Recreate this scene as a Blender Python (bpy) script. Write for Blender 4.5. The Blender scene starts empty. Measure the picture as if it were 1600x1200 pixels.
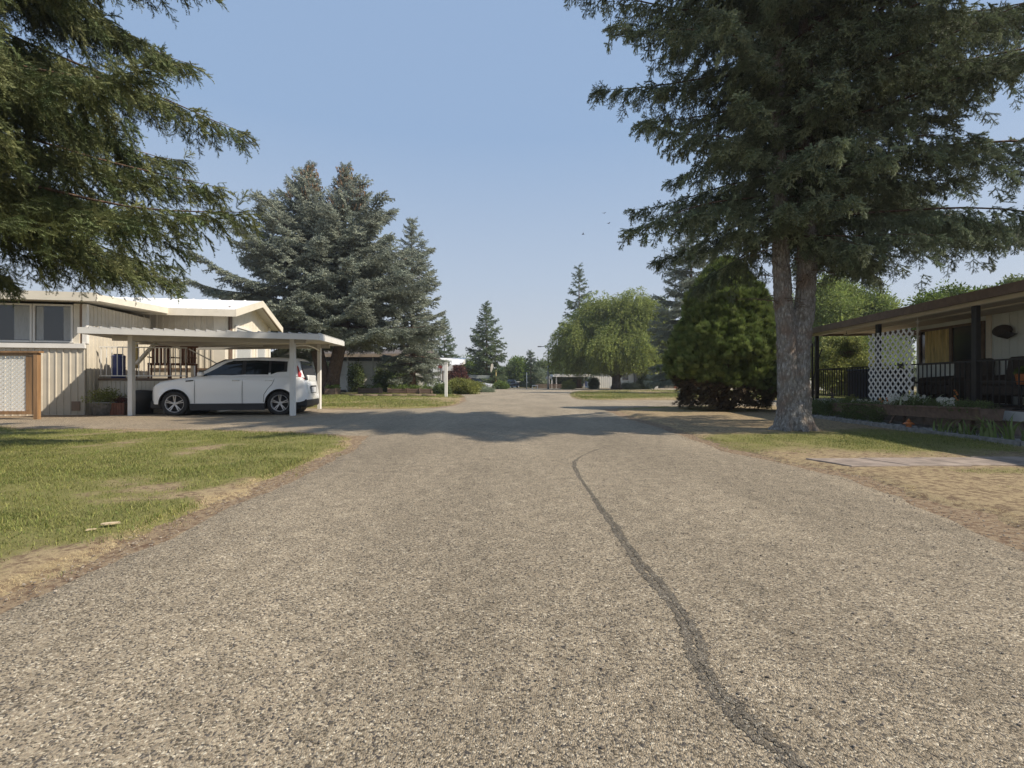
import bpy, bmesh, math, random
import numpy as np
from mathutils import Vector, Matrix, Euler, Quaternion
from mathutils.geometry import tessellate_polygon
R = math.radians
rnd = random.Random(7)
SC = bpy.context.scene
COL = SC.collection

# ------------------------------------------------------------------ camera
FPX = 760.0            # focal length in pixels of a 1600 px wide frame
CAMH = 0.90
HORIZON = 598.0
cam_d = bpy.data.cameras.new('camera')
cam = bpy.data.objects.new('camera', cam_d)
COL.objects.link(cam)
cam_d.sensor_width = 36.0
cam_d.lens = 36.0 * FPX / 1600.0
cam_d.shift_y = -(600.0 - HORIZON) / 1600.0
cam_d.clip_start = 0.05
cam_d.clip_end = 6000
cam.location = (0, 0, CAMH)
cam.rotation_euler = (R(90), 0, 0)
SC.camera = cam

# ------------------------------------------------------------------ light
SUN_EL = 44.0
SUN_AZ = 108.0     # clockwise from +Y
w = bpy.data.worlds.new('World')
SC.world = w
w.use_nodes = True
nt = w.node_tree
nt.nodes.clear()
sky = nt.nodes.new('ShaderNodeTexSky')
sky.sky_type = 'NISHITA'
sky.sun_disc = False
sky.sun_elevation = R(SUN_EL)
sky.sun_rotation = R(SUN_AZ)
sky.altitude = 350
sky.air_density = 1.2
sky.dust_density = 2.6
sky.ozone_density = 2.0
# summer smoke: pale lavender air, thickest towards the horizon, the same all the way round
tcw = nt.nodes.new('ShaderNodeTexCoord')
spw = nt.nodes.new('ShaderNodeSeparateXYZ')
nt.links.new(tcw.outputs['Generated'], spw.inputs[0])
rpw = nt.nodes.new('ShaderNodeValToRGB')
nt.links.new(spw.outputs['Z'], rpw.inputs[0])
SKY_STOPS = [(0.0, (.43, .44, .465)), (.20, (.325, .385, .475)), (.45, (.215, .305, .45)), (1.0, (.20, .285, .44))]
er = rpw.color_ramp.elements
er[0].position = 0.0; er[0].color = (*SKY_STOPS[0][1], 1)
er[1].position = 1.0; er[1].color = (*SKY_STOPS[3][1], 1)
for p_, c_ in SKY_STOPS[1:3]:
    q_ = er.new(p_); q_.color = (*c_, 1)
SKY_STRENGTH = 0.10
scw = nt.nodes.new('ShaderNodeVectorMath'); scw.operation = 'SCALE'; scw.inputs['Scale'].default_value = 1.0 / SKY_STRENGTH
nt.links.new(rpw.outputs[0], scw.inputs[0])
mxw = nt.nodes.new('ShaderNodeMix'); mxw.data_type = 'RGBA'; mxw.inputs[0].default_value = .90
nt.links.new(sky.outputs[0], mxw.inputs[6]); nt.links.new(scw.outputs[0], mxw.inputs[7])
bgn = nt.nodes.new('ShaderNodeBackground')
bgn.inputs['Strength'].default_value = SKY_STRENGTH
won = nt.nodes.new('ShaderNodeOutputWorld')
nt.links.new(mxw.outputs[2], bgn.inputs[0])
nt.links.new(bgn.outputs[0], won.inputs[0])

sun_d = bpy.data.lights.new('sun', 'SUN')
sun_d.energy = 4.0
sun_d.angle = R(0.7)
sun_d.color = (1.0, 0.885, 0.735)
sun = bpy.data.objects.new('sun', sun_d)
COL.objects.link(sun)
sv = Vector((math.sin(R(SUN_AZ)) * math.cos(R(SUN_EL)), math.cos(R(SUN_AZ)) * math.cos(R(SUN_EL)), math.sin(R(SUN_EL))))
sun.rotation_euler = sv.to_track_quat('Z', 'Y').to_euler()
sun.location = (20, -10, 30)

SC.view_settings.view_transform = 'Standard'
SC.view_settings.look = 'None'
SC.view_settings.exposure = 0.60
SC.view_settings.gamma = 1.0
SC.view_settings.use_curve_mapping = False
SC.render.engine = 'CYCLES'
SC.cycles.use_denoising = True
SC.cycles.max_bounces = 6
SC.cycles.diffuse_bounces = 4
SC.cycles.transparent_max_bounces = 8
SC.cycles.sample_clamp_indirect = 4.0

# ------------------------------------------------------------------ points from the photograph
def gp(x, y):
    """a pixel of the photograph on the ground -> world x, y"""
    Z = FPX * CAMH / (y - HORIZON)
    return ((x - 800) / FPX * Z, Z)
def at(x, y, Z):
    return Vector(((x - 800) / FPX * Z, Z, CAMH + (HORIZON - y) * Z / FPX))
def X_at(x, Z): return (x - 800) / FPX * Z
def H_at(y, Z): return CAMH + (HORIZON - y) * Z / FPX

# ------------------------------------------------------------------ noise in numpy
def vnoise(x, y, scale, seed=0):
    x = np.asarray(x, float) / scale; y = np.asarray(y, float) / scale
    xi = np.floor(x).astype(np.int64); yi = np.floor(y).astype(np.int64)
    xf = x - xi; yf = y - yi
    u = xf * xf * (3 - 2 * xf); v = yf * yf * (3 - 2 * yf)
    def h(a, b):
        n = (a * 374761393 + b * 668265263 + seed * 1442695041) & 0x7fffffff
        n = ((n ^ (n >> 13)) * 1274126177) & 0x7fffffff
        n = n ^ (n >> 16)
        return (n & 0xffff) / 65535.0
    return (h(xi, yi) * (1 - u) + h(xi + 1, yi) * u) * (1 - v) + (h(xi, yi + 1) * (1 - u) + h(xi + 1, yi + 1) * u) * v
def fbm(x, y, scale, seed=0, n=3):
    s = 0; a = 1; t = 0
    for i in range(n):
        s = s + a * vnoise(x, y, scale / 2 ** i, seed + i * 17); t += a; a *= .5
    return s / t

# ------------------------------------------------------------------ materials
MATS = {}
def mat(name, col, rough=.7, var=.0, vscale=6.0, col2=None, bump=0.0, bscale=40.0, metal=0.0, spec=None, stretch=None, trans=0.0, coat=0.0, coord='Object', rndvar=0.0, hue=0.0):
    if name in MATS: return MATS[name]
    m = bpy.data.materials.new(name); m.use_nodes = True
    n = m.node_tree.nodes; l = m.node_tree.links
    b = n['Principled BSDF']
    b.inputs['Roughness'].default_value = rough
    b.inputs['Metallic'].default_value = metal
    if spec is not None: b.inputs['Specular IOR Level'].default_value = spec
    if trans: b.inputs['Transmission Weight'].default_value = trans
    if coat: b.inputs['Coat Weight'].default_value = coat
    c4 = (*col, 1)
    out = None
    tc = n.new('ShaderNodeTexCoord')
    mp = n.new('ShaderNodeMapping')
    l.new(tc.outputs[coord], mp.inputs[0])
    if stretch: mp.inputs['Scale'].default_value = stretch
    if var or col2:
        nz = n.new('ShaderNodeTexNoise'); nz.inputs['Scale'].default_value = vscale; nz.inputs['Detail'].default_value = 5
        l.new(mp.outputs[0], nz.inputs[0])
        rp = n.new('ShaderNodeMapRange'); rp.inputs['From Min'].default_value = .32; rp.inputs['From Max'].default_value = .68
        l.new(nz.outputs[0], rp.inputs[0])
        mx = n.new('ShaderNodeMix'); mx.data_type = 'RGBA'
        l.new(rp.outputs[0], mx.inputs[0])
        ca = c4
        cb = (*col2, 1) if col2 else tuple(max(0, c * (1 - var)) for c in col) + (1,)
        mx.inputs[6].default_value = ca; mx.inputs[7].default_value = cb
        out = mx.outputs[2]
    if rndvar:
        oi = n.new('ShaderNodeObjectInfo')
        hs = n.new('ShaderNodeHueSaturation')
        mr = n.new('ShaderNodeMapRange'); mr.inputs['To Min'].default_value = 1 - rndvar; mr.inputs['To Max'].default_value = 1 + rndvar
        l.new(oi.outputs['Random'], mr.inputs[0]); l.new(mr.outputs[0], hs.inputs['Value'])
        if hue:
            ml = n.new('ShaderNodeMath'); ml.operation = 'MULTIPLY'; ml.inputs[1].default_value = 7.31
            fr = n.new('ShaderNodeMath'); fr.operation = 'FRACT'
            l.new(oi.outputs['Random'], ml.inputs[0]); l.new(ml.outputs[0], fr.inputs[0])
            m2 = n.new('ShaderNodeMapRange'); m2.inputs['To Min'].default_value = .5 - hue; m2.inputs['To Max'].default_value = .5 + hue
            l.new(fr.outputs[0], m2.inputs[0]); l.new(m2.outputs[0], hs.inputs['Hue'])
        if out: l.new(out, hs.inputs['Color'])
        else: hs.inputs['Color'].default_value = c4
        out = hs.outputs[0]
    if out: l.new(out, b.inputs['Base Color'])
    else: b.inputs['Base Color'].default_value = c4
    if bump:
        nb = n.new('ShaderNodeTexNoise'); nb.inputs['Scale'].default_value = bscale; nb.inputs['Detail'].default_value = 6
        l.new(mp.outputs[0], nb.inputs[0])
        bp = n.new('ShaderNodeBump'); bp.inputs['Strength'].default_value = min(1, bump); bp.inputs['Distance'].default_value = .02
        l.new(nb.outputs[0], bp.inputs['Height']); l.new(bp.outputs[0], b.inputs['Normal'])
    MATS[name] = m
    return m

def leafmat(name, col, col2, rough=.6, rv=.35, hue=.02, transl=.25):
    """leaf / needle: diffuse with a little translucency, varied per spray"""
    if name in MATS: return MATS[name]
    m = bpy.data.materials.new(name); m.use_nodes = True
    n = m.node_tree.nodes; l = m.node_tree.links
    b = n['Principled BSDF']; b.inputs['Roughness'].default_value = rough
    b.inputs['Specular IOR Level'].default_value = .3
    oi = n.new('ShaderNodeObjectInfo')
    mx = n.new('ShaderNodeMix'); mx.data_type = 'RGBA'
    mx.inputs[6].default_value = (*col, 1); mx.inputs[7].default_value = (*col2, 1)
    l.new(oi.outputs['Random'], mx.inputs[0])
    ml = n.new('ShaderNodeMath'); ml.operation = 'MULTIPLY'; ml.inputs[1].default_value = 13.7
    fr = n.new('ShaderNodeMath'); fr.operation = 'FRACT'
    l.new(oi.outputs['Random'], ml.inputs[0]); l.new(ml.outputs[0], fr.inputs[0])
    hs = n.new('ShaderNodeHueSaturation')
    mr = n.new('ShaderNodeMapRange'); mr.inputs['To Min'].default_value = 1 - rv; mr.inputs['To Max'].default_value = 1 + rv
    l.new(fr.outputs[0], mr.inputs[0]); l.new(mr.outputs[0], hs.inputs['Value']); l.new(mx.outputs[2], hs.inputs['Color'])
    l.new(hs.outputs[0], b.inputs['Base Color'])
    tr = n.new('ShaderNodeBsdfTranslucent'); l.new(hs.outputs[0], tr.inputs[0])
    ms = n.new('ShaderNodeMixShader'); ms.inputs[0].default_value = transl
    l.new(b.outputs[0], ms.inputs[1]); l.new(tr.outputs[0], ms.inputs[2])
    l.new(ms.outputs[0], n['Material Output'].inputs['Surface'])
    MATS[name] = m
    return m

# ------------------------------------------------------------------ objects
MW = {}
ORD = ['first', 'second', 'third', 'fourth', 'fifth', 'sixth', 'seventh', 'eighth', 'ninth', 'tenth', 'eleventh', 'twelfth', 'thirteenth', 'fourteenth', 'fifteenth', 'sixteenth', 'seventeenth', 'eighteenth', 'nineteenth', 'twentieth'] + ['farther'] * 40
def inv_of(parent):
    return MW[parent.name].inverted() if parent is not None and parent.name in MW else Matrix.Identity(4)
def link(o, parent=None):
    COL.objects.link(o)
    if parent is not None:
        o.parent = parent
        MW[o.name] = MW[parent.name] @ o.matrix_basis
    else:
        MW[o.name] = o.matrix_basis.copy()
    return o
def tag(o, label=None, cat=None, group=None, kind=None):
    if label: o['label'] = label
    if cat: o['category'] = cat
    if group: o['group'] = group
    if kind: o['kind'] = kind
    return o
def thing(name, label, cat, loc=(0, 0, 0), rz=0, group=None):
    o = bpy.data.objects.new(name, None)
    o.empty_display_size = .2
    o.location = loc; o.rotation_euler = (0, 0, rz)
    o.matrix_basis = Matrix.Translation(Vector(loc)) @ Matrix.Rotation(rz, 4, 'Z')
    link(o)
    return tag(o, label, cat, group)

class MB:
    def __init__(s): s.v = []; s.f = []; s.sm = []
    def add(s, vs, fs, smooth=False):
        k = len(s.v)
        s.v += [tuple(v) for v in vs]
        s.f += [tuple(i + k for i in f) for f in fs]
        s.sm += [smooth] * len(fs)
        return s
    def box(s, x0, x1, y0, y1, z0, z1):
        v = [(x, y, z) for z in (z0, z1) for y in (y0, y1) for x in (x0, x1)]
        return s.add(v, [(0, 2, 3, 1), (4, 5, 7, 6), (0, 1, 5, 4), (2, 6, 7, 3), (0, 4, 6, 2), (1, 3, 7, 5)])
    def bev(s, x0, x1, y0, y1, z0, z1, b=.01):
        """box with chamfered edges"""
        bm = bmesh.new(); bmesh.ops.create_cube(bm, size=1)
        for v in bm.verts:
            v.co = Vector(((x0 + x1) / 2 + v.co.x * (x1 - x0), (y0 + y1) / 2 + v.co.y * (y1 - y0), (z0 + z1) / 2 + v.co.z * (z1 - z0)))
        bmesh.ops.bevel(bm, geom=bm.edges[:], offset=b, segments=1, affect='EDGES')
        s.add([v.co[:] for v in bm.verts], [[v.index for v in f.verts] for f in (bm.faces.ensure_lookup_table() or bm.faces)] if not bm.verts.index_update() else [])
        bm.free(); return s
    def hexa(s, p):
        """8 points: bottom 4 then top 4, both counter clockwise"""
        return s.add(p, [(3, 2, 1, 0), (4, 5, 6, 7), (0, 1, 5, 4), (1, 2, 6, 5), (2, 3, 7, 6), (3, 0, 4, 7)])
    def quad(s, *p): return s.add(p, [tuple(range(len(p)))])
    def bar(s, a, b, w=.04, d=None, up=(0, 0, 1)):
        a = Vector(a); b = Vector(b); d = w if d is None else d
        t = (b - a).normalized(); u = Vector(up)
        if abs(t.dot(u)) > .98: u = Vector((0, 1, 0))
        x = t.cross(u).normalized() * w / 2; y = x.cross(t).normalized() * d / 2
        p = [a - x - y, a + x - y, a + x + y, a - x + y, b - x - y, b + x - y, b + x + y, b - x + y]
        return s.add(p, [(3, 2, 1, 0), (4, 5, 6, 7), (0, 1, 5, 4), (1, 2, 6, 5), (2, 3, 7, 6), (3, 0, 4, 7)])
    def tube(s, pts, rad, n=8, cap=True, noise=0.0, seed=0):
        pts = [Vector(p) for p in pts]
        if not hasattr(rad, '__len__'): rad = [rad] * len(pts)
        rr = random.Random(seed)
        vs = []; fs = []
        u = None
        for i, p in enumerate(pts):
            t = (pts[min(i + 1, len(pts) - 1)] - pts[max(i - 1, 0)])
            if t.length < 1e-9: t = Vector((0, 0, 1))
            t.normalize()
            if u is None:
                u = t.cross(Vector((0, 0, 1)))
                if u.length < .05: u = t.cross(Vector((0, 1, 0)))
            u = (u - t * u.dot(t)).normalized(); v = t.cross(u)
            for k in range(n):
                a = 2 * math.pi * k / n
                r = rad[i] * (1 + noise * (rr.random() - .5))
                vs.append(p + (u * math.cos(a) + v * math.sin(a)) * r)
        for i in range(len(pts) - 1):
            for k in range(n):
                k2 = (k + 1) % n
                fs.append((i * n + k, i * n + k2, (i + 1) * n + k2, (i + 1) * n + k))
        if cap:
            fs.append(tuple(reversed(range(n)))); fs.append(tuple(range((len(pts) - 1) * n, len(pts) * n)))
        return s.add(vs, fs, True)
    def lathe(s, prof, n=20, M=None, smooth=True):
        """profile of (r, z) turned about z"""
        vs = []; fs = []
        for r, z in prof:
            for k in range(n):
                a = 2 * math.pi * k / n
                v = Vector((r * math.cos(a), r * math.sin(a), z))
                vs.append(M @ v if M else v)
        for i in range(len(prof) - 1):
            for k in range(n):
                k2 = (k + 1) % n
                fs.append((i * n + k, i * n + k2, (i + 1) * n + k2, (i + 1) * n + k))
        return s.add(vs, fs, smooth)
    def ball(s, c, r, n=10, m=6, sz=1.0, smooth=True):
        prof = [(max(1e-4, r * math.sin(math.pi * i / m)), -r * sz * math.cos(math.pi * i / m)) for i in range(m + 1)]
        return s.lathe(prof, n, Matrix.Translation(Vector(c)), smooth)
    def prism(s, poly, y0, y1, axis='y'):
        """polygon in (x,z) extruded along y, or in (x,y) extruded along z"""
        n = len(poly)
        if axis == 'y': vs = [(a, y0, b) for a, b in poly] + [(a, y1, b) for a, b in poly]
        elif axis == 'z': vs = [(a, b, y0) for a, b in poly] + [(a, b, y1) for a, b in poly]
        else: vs = [(y0, a, b) for a, b in poly] + [(y1, a, b) for a, b in poly]
        fs = [tuple(range(n)), tuple(reversed(range(n, 2 * n)))] + [(i, (i + 1) % n, n + (i + 1) % n, n + i) for i in range(n)]
        return s.add(vs, fs)
    def xf(s, M):
        s.v = [tuple(M @ Vector(v)) for v in s.v]; return s
    def mesh(s, name, m):
        me = bpy.data.meshes.new(name)
        me.from_pydata(s.v, [], s.f); me.update()
        if m: me.materials.append(m)
        if any(s.sm): me.polygons.foreach_set('use_smooth', s.sm)
        bm = bmesh.new(); bm.from_mesh(me); bmesh.ops.recalc_face_normals(bm, faces=bm.faces); bm.to_mesh(me); bm.free()
        return me
    def build(s, name, m, parent=None, world=False, loc=None):
        if world: s.xf(inv_of(parent))
        o = bpy.data.objects.new(name, s.mesh(name, m))
        if loc is not None:
            o.location = loc; o.matrix_basis = Matrix.Translation(Vector(loc))
        return link(o, parent)

def share(name, me, parent, loc=(0, 0, 0), rot=(0, 0, 0), scale=(1, 1, 1)):
    o = bpy.data.objects.new(name, me)
    M = Matrix.LocRotScale(Vector(loc), Euler(rot), Vector(scale))
    o.matrix_basis = M
    return link(o, parent)
def copy_tree(o, parent=None):
    c = o.copy(); COL.objects.link(c)
    if parent is not None: c.parent = parent
    for ch in list(o.children): copy_tree(ch, c)
    return c

# ------------------------------------------------------------------ point-instanced foliage (geometry nodes)
TW = {}
def twig_object(name, vs, fs, m):
    me = bpy.data.meshes.new(name); me.from_pydata(vs, [], fs); me.update(); me.materials.append(m)
    return me
def gn_group(twig_objs):
    g = bpy.data.node_groups.new('foliage_points', 'GeometryNodeTree')
    g.interface.new_socket('Geometry', in_out='INPUT', socket_type='NodeSocketGeometry')
    g.interface.new_socket('Geometry', in_out='OUTPUT', socket_type='NodeSocketGeometry')
    N = g.nodes; L = g.links
    gi = N.new('NodeGroupInput'); go = N.new('NodeGroupOutput')
    ip = N.new('GeometryNodeInstanceOnPoints')
    oi = N.new('GeometryNodeObjectInfo'); oi.inputs['Object'].default_value = twig_objs
    oi.inputs['As Instance'].default_value = True
    ra = N.new('GeometryNodeInputNamedAttribute'); ra.data_type = 'FLOAT_VECTOR'; ra.inputs[0].default_value = 'rot'
    sa = N.new('GeometryNodeInputNamedAttribute'); sa.data_type = 'FLOAT'; sa.inputs[0].default_value = 'sc'
    L.new(gi.outputs[0], ip.inputs['Points']); L.new(oi.outputs['Geometry'], ip.inputs['Instance'])
    L.new(ra.outputs[0], ip.inputs['Rotation']); L.new(sa.outputs[0], ip.inputs['Scale'])
    L.new(ip.outputs[0], go.inputs[0])
    return g
def foliage(name, P, X, U, S, twig_me, m, parent=None, world=True):
    """P points, X twig direction, U approximate up of the twig, S scale"""
    P = np.asarray(P, float); X = np.asarray(X, float); U = np.asarray(U, float); S = np.asarray(S, float)
    X = X / np.maximum(1e-9, np.linalg.norm(X, axis=1))[:, None]
    Y = np.cross(U, X); ln = np.linalg.norm(Y, axis=1)
    bad = ln < 1e-4
    Y[bad] = np.cross(np.tile([1., .1, .2], (bad.sum(), 1)), X[bad]); ln = np.linalg.norm(Y, axis=1)
    Y /= ln[:, None]; Z = np.cross(X, Y)
    ry = -np.arcsin(np.clip(X[:, 2], -1, 1)); rx = np.arctan2(Y[:, 2], Z[:, 2]); rz = np.arctan2(X[:, 1], X[:, 0])
    if world and parent is not None:
        t = MW[parent.name].translation; P = P - np.array(t)[None]
    me = bpy.data.meshes.new(name)
    me.vertices.add(len(P)); me.vertices.foreach_set('co', P.astype(np.float32).ravel())
    a = me.attributes.new('rot', 'FLOAT_VECTOR', 'POINT'); a.data.foreach_set('vector', np.stack([rx, ry, rz], 1).astype(np.float32).ravel())
    a = me.attributes.new('sc', 'FLOAT', 'POINT'); a.data.foreach_set('value', S.astype(np.float32))
    me.materials.append(m)
    key = twig_me.name
    if key not in TW: TW[key] = bpy.data.objects.new('twig', twig_me)
    o = bpy.data.objects.new(name, me)
    md = o.modifiers.new('leaves', 'NODES'); md.node_group = gn_group(TW[key])
    link(o, parent)
    return o

def needle_spray(name, m, nside=5, L=1.0, spread=.42, nl=.07, nw=.016, step=.04, seed=1, droop=.0, around=3):
    """a conifer branchlet along +X, length about 1, side shoots in the XY plane, real needles on every shoot"""
    r = random.Random(seed); vs = []; fs = []
    def shoot(a, b):
        a = Vector(a); b = Vector(b); t = (b - a); ln = t.length; t.normalize()
        u = t.cross(Vector((0, 0, 1))).normalized(); v = u.cross(t)
        # stem
        k = len(vs); w_ = .006
        vs.extend([a + v * w_, a - v * w_, b]); fs.append((k, k + 1, k + 2))
        n = max(2, int(ln / step))
        for i in range(n):
            p = a + t * (ln * (i + .5) / n)
            a0 = r.random() * 6.28
            for q in range(around):
                an = a0 + q * 6.28 / around + r.uniform(-.4, .4)
                d = (u * math.cos(an) + v * math.sin(an)) * .8 + t * .75
                d.normalize()
                e = p + d * nl * r.uniform(.7, 1.2)
                s_ = d.cross(t).normalized() * nw * .5
                k = len(vs); vs.extend([p - s_, p + s_, e]); fs.append((k, k + 1, k + 2))
    shoot((0, 0, 0), (L * .55, 0, -droop * .3)); shoot((L * .55, 0, -droop * .3), (L, 0, -droop))
    for i in range(nside):
        f = .05 + .78 * i / max(1, nside - 1) if nside > 1 else .5
        for sg in (-1, 1):
            ff = min(.93, max(.02, f + r.uniform(-.09, .09)))
            ln = spread * (1.05 - ff) * r.uniform(.55, 1.35) + .1
            an = r.uniform(.35, 1.15)
            z0 = -droop * ff * ff
            e = Vector((ff * L + ln * math.cos(an), sg * ln * math.sin(an), z0 + r.uniform(-.26, .14)))
            shoot((ff * L, 0, z0), e)
            if r.random() < .6 and ln > .25:
                s0 = Vector((ff * L, 0, z0)).lerp(e, r.uniform(.35, .6)); a2 = an + r.choice((-.8, .8))
                shoot(s0, s0 + Vector((math.cos(a2), sg * math.sin(a2), r.uniform(-.5, .3))) * ln * .45)
    return twig_object(name, [v[:] for v in vs], fs, m)

def leaf_cluster(name, m, n=26, rad=.5, ll=.22, lw=.1, seed=1, hang=0.0, flat=1.0):
    """loose ball of separate leaves, each folded along its midrib"""
    r = random.Random(seed); vs = []; fs = []
    for i in range(n):
        d = Vector((r.gauss(0, 1), r.gauss(0, 1), r.gauss(0, 1) * flat)).normalized()
        p = d * rad * r.random() ** .45
        t = (d + Vector((r.gauss(0, .6), r.gauss(0, .6), r.gauss(0, .6) - hang))).normalized()
        u = t.cross(Vector((r.gauss(0, 1), r.gauss(0, 1), r.gauss(0, 1)))).normalized(); v = t.cross(u)
        l_ = ll * r.uniform(.7, 1.3); w_ = lw * r.uniform(.7, 1.2)
        k = len(vs)
        vs.extend([p, p + t * l_ * .45 + u * w_ / 2 + v * w_ * .15, p + t * l_, p + t * l_ * .45 - u * w_ / 2 + v * w_ * .15])
        fs.append((k, k + 1, k + 2)); fs.append((k, k + 2, k + 3))
    return twig_object(name, [v[:] for v in vs], fs, m)

def willow_strand(name, m, n=46, seed=1, ll=.13, lw=.022):
    """hanging strand: along -Z (twig X axis points down)"""
    r = random.Random(seed); vs = []; fs = []
    for s_ in range(4):
        ox, oy = r.uniform(-.10, .10), r.uniform(-.10, .10); ln = r.uniform(.6, 1.0)
        bx, by = r.uniform(-.1, .1), r.uniform(-.1, .1)
        k = len(vs); vs.extend([(0, ox, oy), (0, ox + .006, oy), (ln, ox + bx, oy + by)]); fs.append((k, k + 1, k + 2))
        for i in range(n // 4):
            f = r.random(); p = Vector((f * ln, ox + bx * f, oy + by * f))
            t = Vector((r.uniform(.5, 1.2), r.uniform(-1, 1), r.uniform(-1, 1))).normalized()
            u = t.cross(Vector((r.gauss(0, 1), r.gauss(0, 1), r.gauss(0, 1)))).normalized()
            l_ = ll * r.uniform(.7, 1.3); k = len(vs)
            vs.extend([(p)[:], (p + t * l_ * .5 + u * lw)[:], (p + t * l_)[:], (p + t * l_ * .5 - u * lw)[:]])
            fs.append((k, k + 1, k + 2, k + 3))
    return twig_object(name, vs, fs, m)
# ------------------------------------------------------------------ ground sheets
def sdf_poly(x, y, poly):
    """signed distance, positive inside"""
    P = np.array(poly, float); Q = np.roll(P, -1, 0)
    d = np.full(x.shape, 1e9); ins = np.zeros(x.shape, bool)
    for (ax, ay), (bx, by) in zip(P, Q):
        ex, ey = bx - ax, by - ay
        t = np.clip(((x - ax) * ex + (y - ay) * ey) / (ex * ex + ey * ey + 1e-12), 0, 1)
        d = np.minimum(d, np.hypot(x - ax - t * ex, y - ay - t * ey))
        c = ((ay > y) != (by > y)) & (x < (bx - ax) * (y - ay) / (by - ay + 1e-12) + ax)
        ins ^= c
    return np.where(ins, d, -d)

def grid_mesh(name, xs, ys, zfun, keep, m, attrs=None, label=None):
    X, Y = np.meshgrid(xs, ys); Zv, K = zfun(X, Y)
    ny, nx = X.shape
    idx = np.arange(nx * ny).reshape(ny, nx)
    q = np.stack([idx[:-1, :-1], idx[:-1, 1:], idx[1:, 1:], idx[1:, :-1]], -1).reshape(-1, 4)
    kk = (K[:-1, :-1] | K[:-1, 1:] | K[1:, 1:] | K[1:, :-1]).reshape(-1)
    q = q[kk]
    used = np.unique(q); rem = -np.ones(nx * ny, int); rem[used] = np.arange(len(used)); q = rem[q]
    co = np.stack([X.ravel(), Y.ravel(), Zv.ravel()], 1)[used]
    me = bpy.data.meshes.new(name)
    me.vertices.add(len(co)); me.vertices.foreach_set('co', co.astype(np.float32).ravel())
    me.loops.add(q.size); me.loops.foreach_set('vertex_index', q.astype(np.int32).ravel())
    me.polygons.add(len(q)); me.polygons.foreach_set('loop_start', (np.arange(len(q)) * 4).astype(np.int32))
    me.polygons.foreach_set('use_smooth', np.ones(len(q), bool))
    me.update(calc_edges=True); me.validate()
    for an, fn in (attrs or {}).items():
        a = me.attributes.new(an, 'FLOAT', 'POINT'); a.data.foreach_set('value', np.clip(fn(co[:, 0], co[:, 1]), 0, 1).astype(np.float32))
    me.materials.append(m)
    o = bpy.data.objects.new(name, me); link(o)
    tag(o, label, None, None, 'structure')
    return o

def graded(a, b, fine_a, fine_b, fine, coarse):
    xs = []
    x = a
    while x < b:
        xs.append(x)
        if fine_a <= x <= fine_b: x += fine
        else:
            d = min(abs(x - fine_a), abs(x - fine_b)); x += min(coarse, fine + d * .08)
    xs.append(b)
    return np.array(xs)

ROAD = [(-1.98, -6), (-1.98, 4.2), (-2.02, 5.6), (-2.15, 6.9), (-2.45, 8.2), (-4.0, 8.9), (-5.5, 9.3), (-5.5, 15.9), (-4.4, 16.3), (-2.7, 17.0), (-2.2, 19),
        (-2.3, 24), (-2.9, 30), (-4.0, 38), (-5.5, 56), (-60, 60), (-60, 74), (-6, 78), (14, 78), (60, 72), (60, 58), (8.5, 57), (5.6, 46), (4.4, 37), (3.5, 28), (3.6, 25.2), (5, 24.6), (40, 26), (40, 20.2), (8, 19.0),
        (4.6, 18.3), (3.1, 16.6), (2.9, 13.7), (2.95, 9.2), (2.75, 6.4), (3.1, 4.6), (2.95, 3.4), (2.72, 2.4), (2.6, -6)]
DRIVE = [(-5.2, 9.35), (-9.5, 9.6), (-12.5, 11.0), (-13.5, 12.2), (-11.0, 12.7), (-10.9, 17.2), (-7.4, 17.1), (-5.3, 15.9), (-4.0, 13)]
LAWN_L = [(-2.2, -5), (-2.2, 4.1), (-2.26, 5.4), (-2.32, 6.6), (-2.55, 7.7), (-3.9, 8.55), (-6.0, 8.95), (-9.4, 9.2), (-12.5, 10.6), (-13.6, 11.9), (-20, 12.3), (-20, -5)]
LAWN_R = [(3.0, -5), (3.02, 2.4), (3.22, 3.4), (3.34, 4.6), (3.2, 5.4), (3.0, 6.6), (3.2, 9.0), (3.2, 13.5), (3.5, 16.4), (5.2, 18.0), (8.2, 18.6), (20, 19.8), (20, 15.5), (8.0, 15.0), (7.55, 12.5), (6.99, 6.6), (6.8, 4.0), (6.6, -5)]
LAWN_FL = [(-4.3, 16.75), (-2.9, 17.5), (-2.45, 19.5), (-2.6, 24), (-3.2, 29.4), (-3.9, 33), (-5.0, 44), (-20, 44), (-26, 30), (-14, 26), (-8.2, 17.6), (-6.0, 16.9)]
LAWN_FR = [(3.8, 26), (3.8, 28), (4.7, 36.5), (6, 46), (9.5, 56), (40, 57), (40, 27), (5.4, 25.3)]

def green_l(x, y):
    g = .40 + .32 * np.exp(-((x + 3.1) ** 2 / 2.0 + (y - 2.3) ** 2 / .9)) + 1.3 * (fbm(x, y, .8, 3) - .5) + .13 * np.clip((y - 3.2) / 3.0, -1, 1) + .8 * (fbm(x, y, .22, 8) - .5)
    e = sdf_poly(x, y, LAWN_L)
    return np.clip(g - .42 * np.clip(1 - e / (.15 + .45 * fbm(x, y, .9, 5)), 0, 1) + .35, 0, 1)
def green_r(x, y):
    e = sdf_poly(x, y, LAWN_R)
    n = fbm(x, y, 1.0, 31)
    band = np.exp(-((y - 7.2 - .12 * (x - 3)) / 1.35) ** 2) * .85 + np.exp(-((y - 4.75) / .25) ** 2) * .35 * (x > 4)
    far = np.where(y > 14.5, .35, 0)
    g = .08 + band + far + .85 * (n - .5) - .3 * np.clip(1 - e / .5, 0, 1)
    return np.clip(g, 0, 1)
def green_f(x, y):
    return np.clip(.55 + 1.1 * (fbm(x, y, 2.6, 51) - .5), 0, 1)

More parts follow.
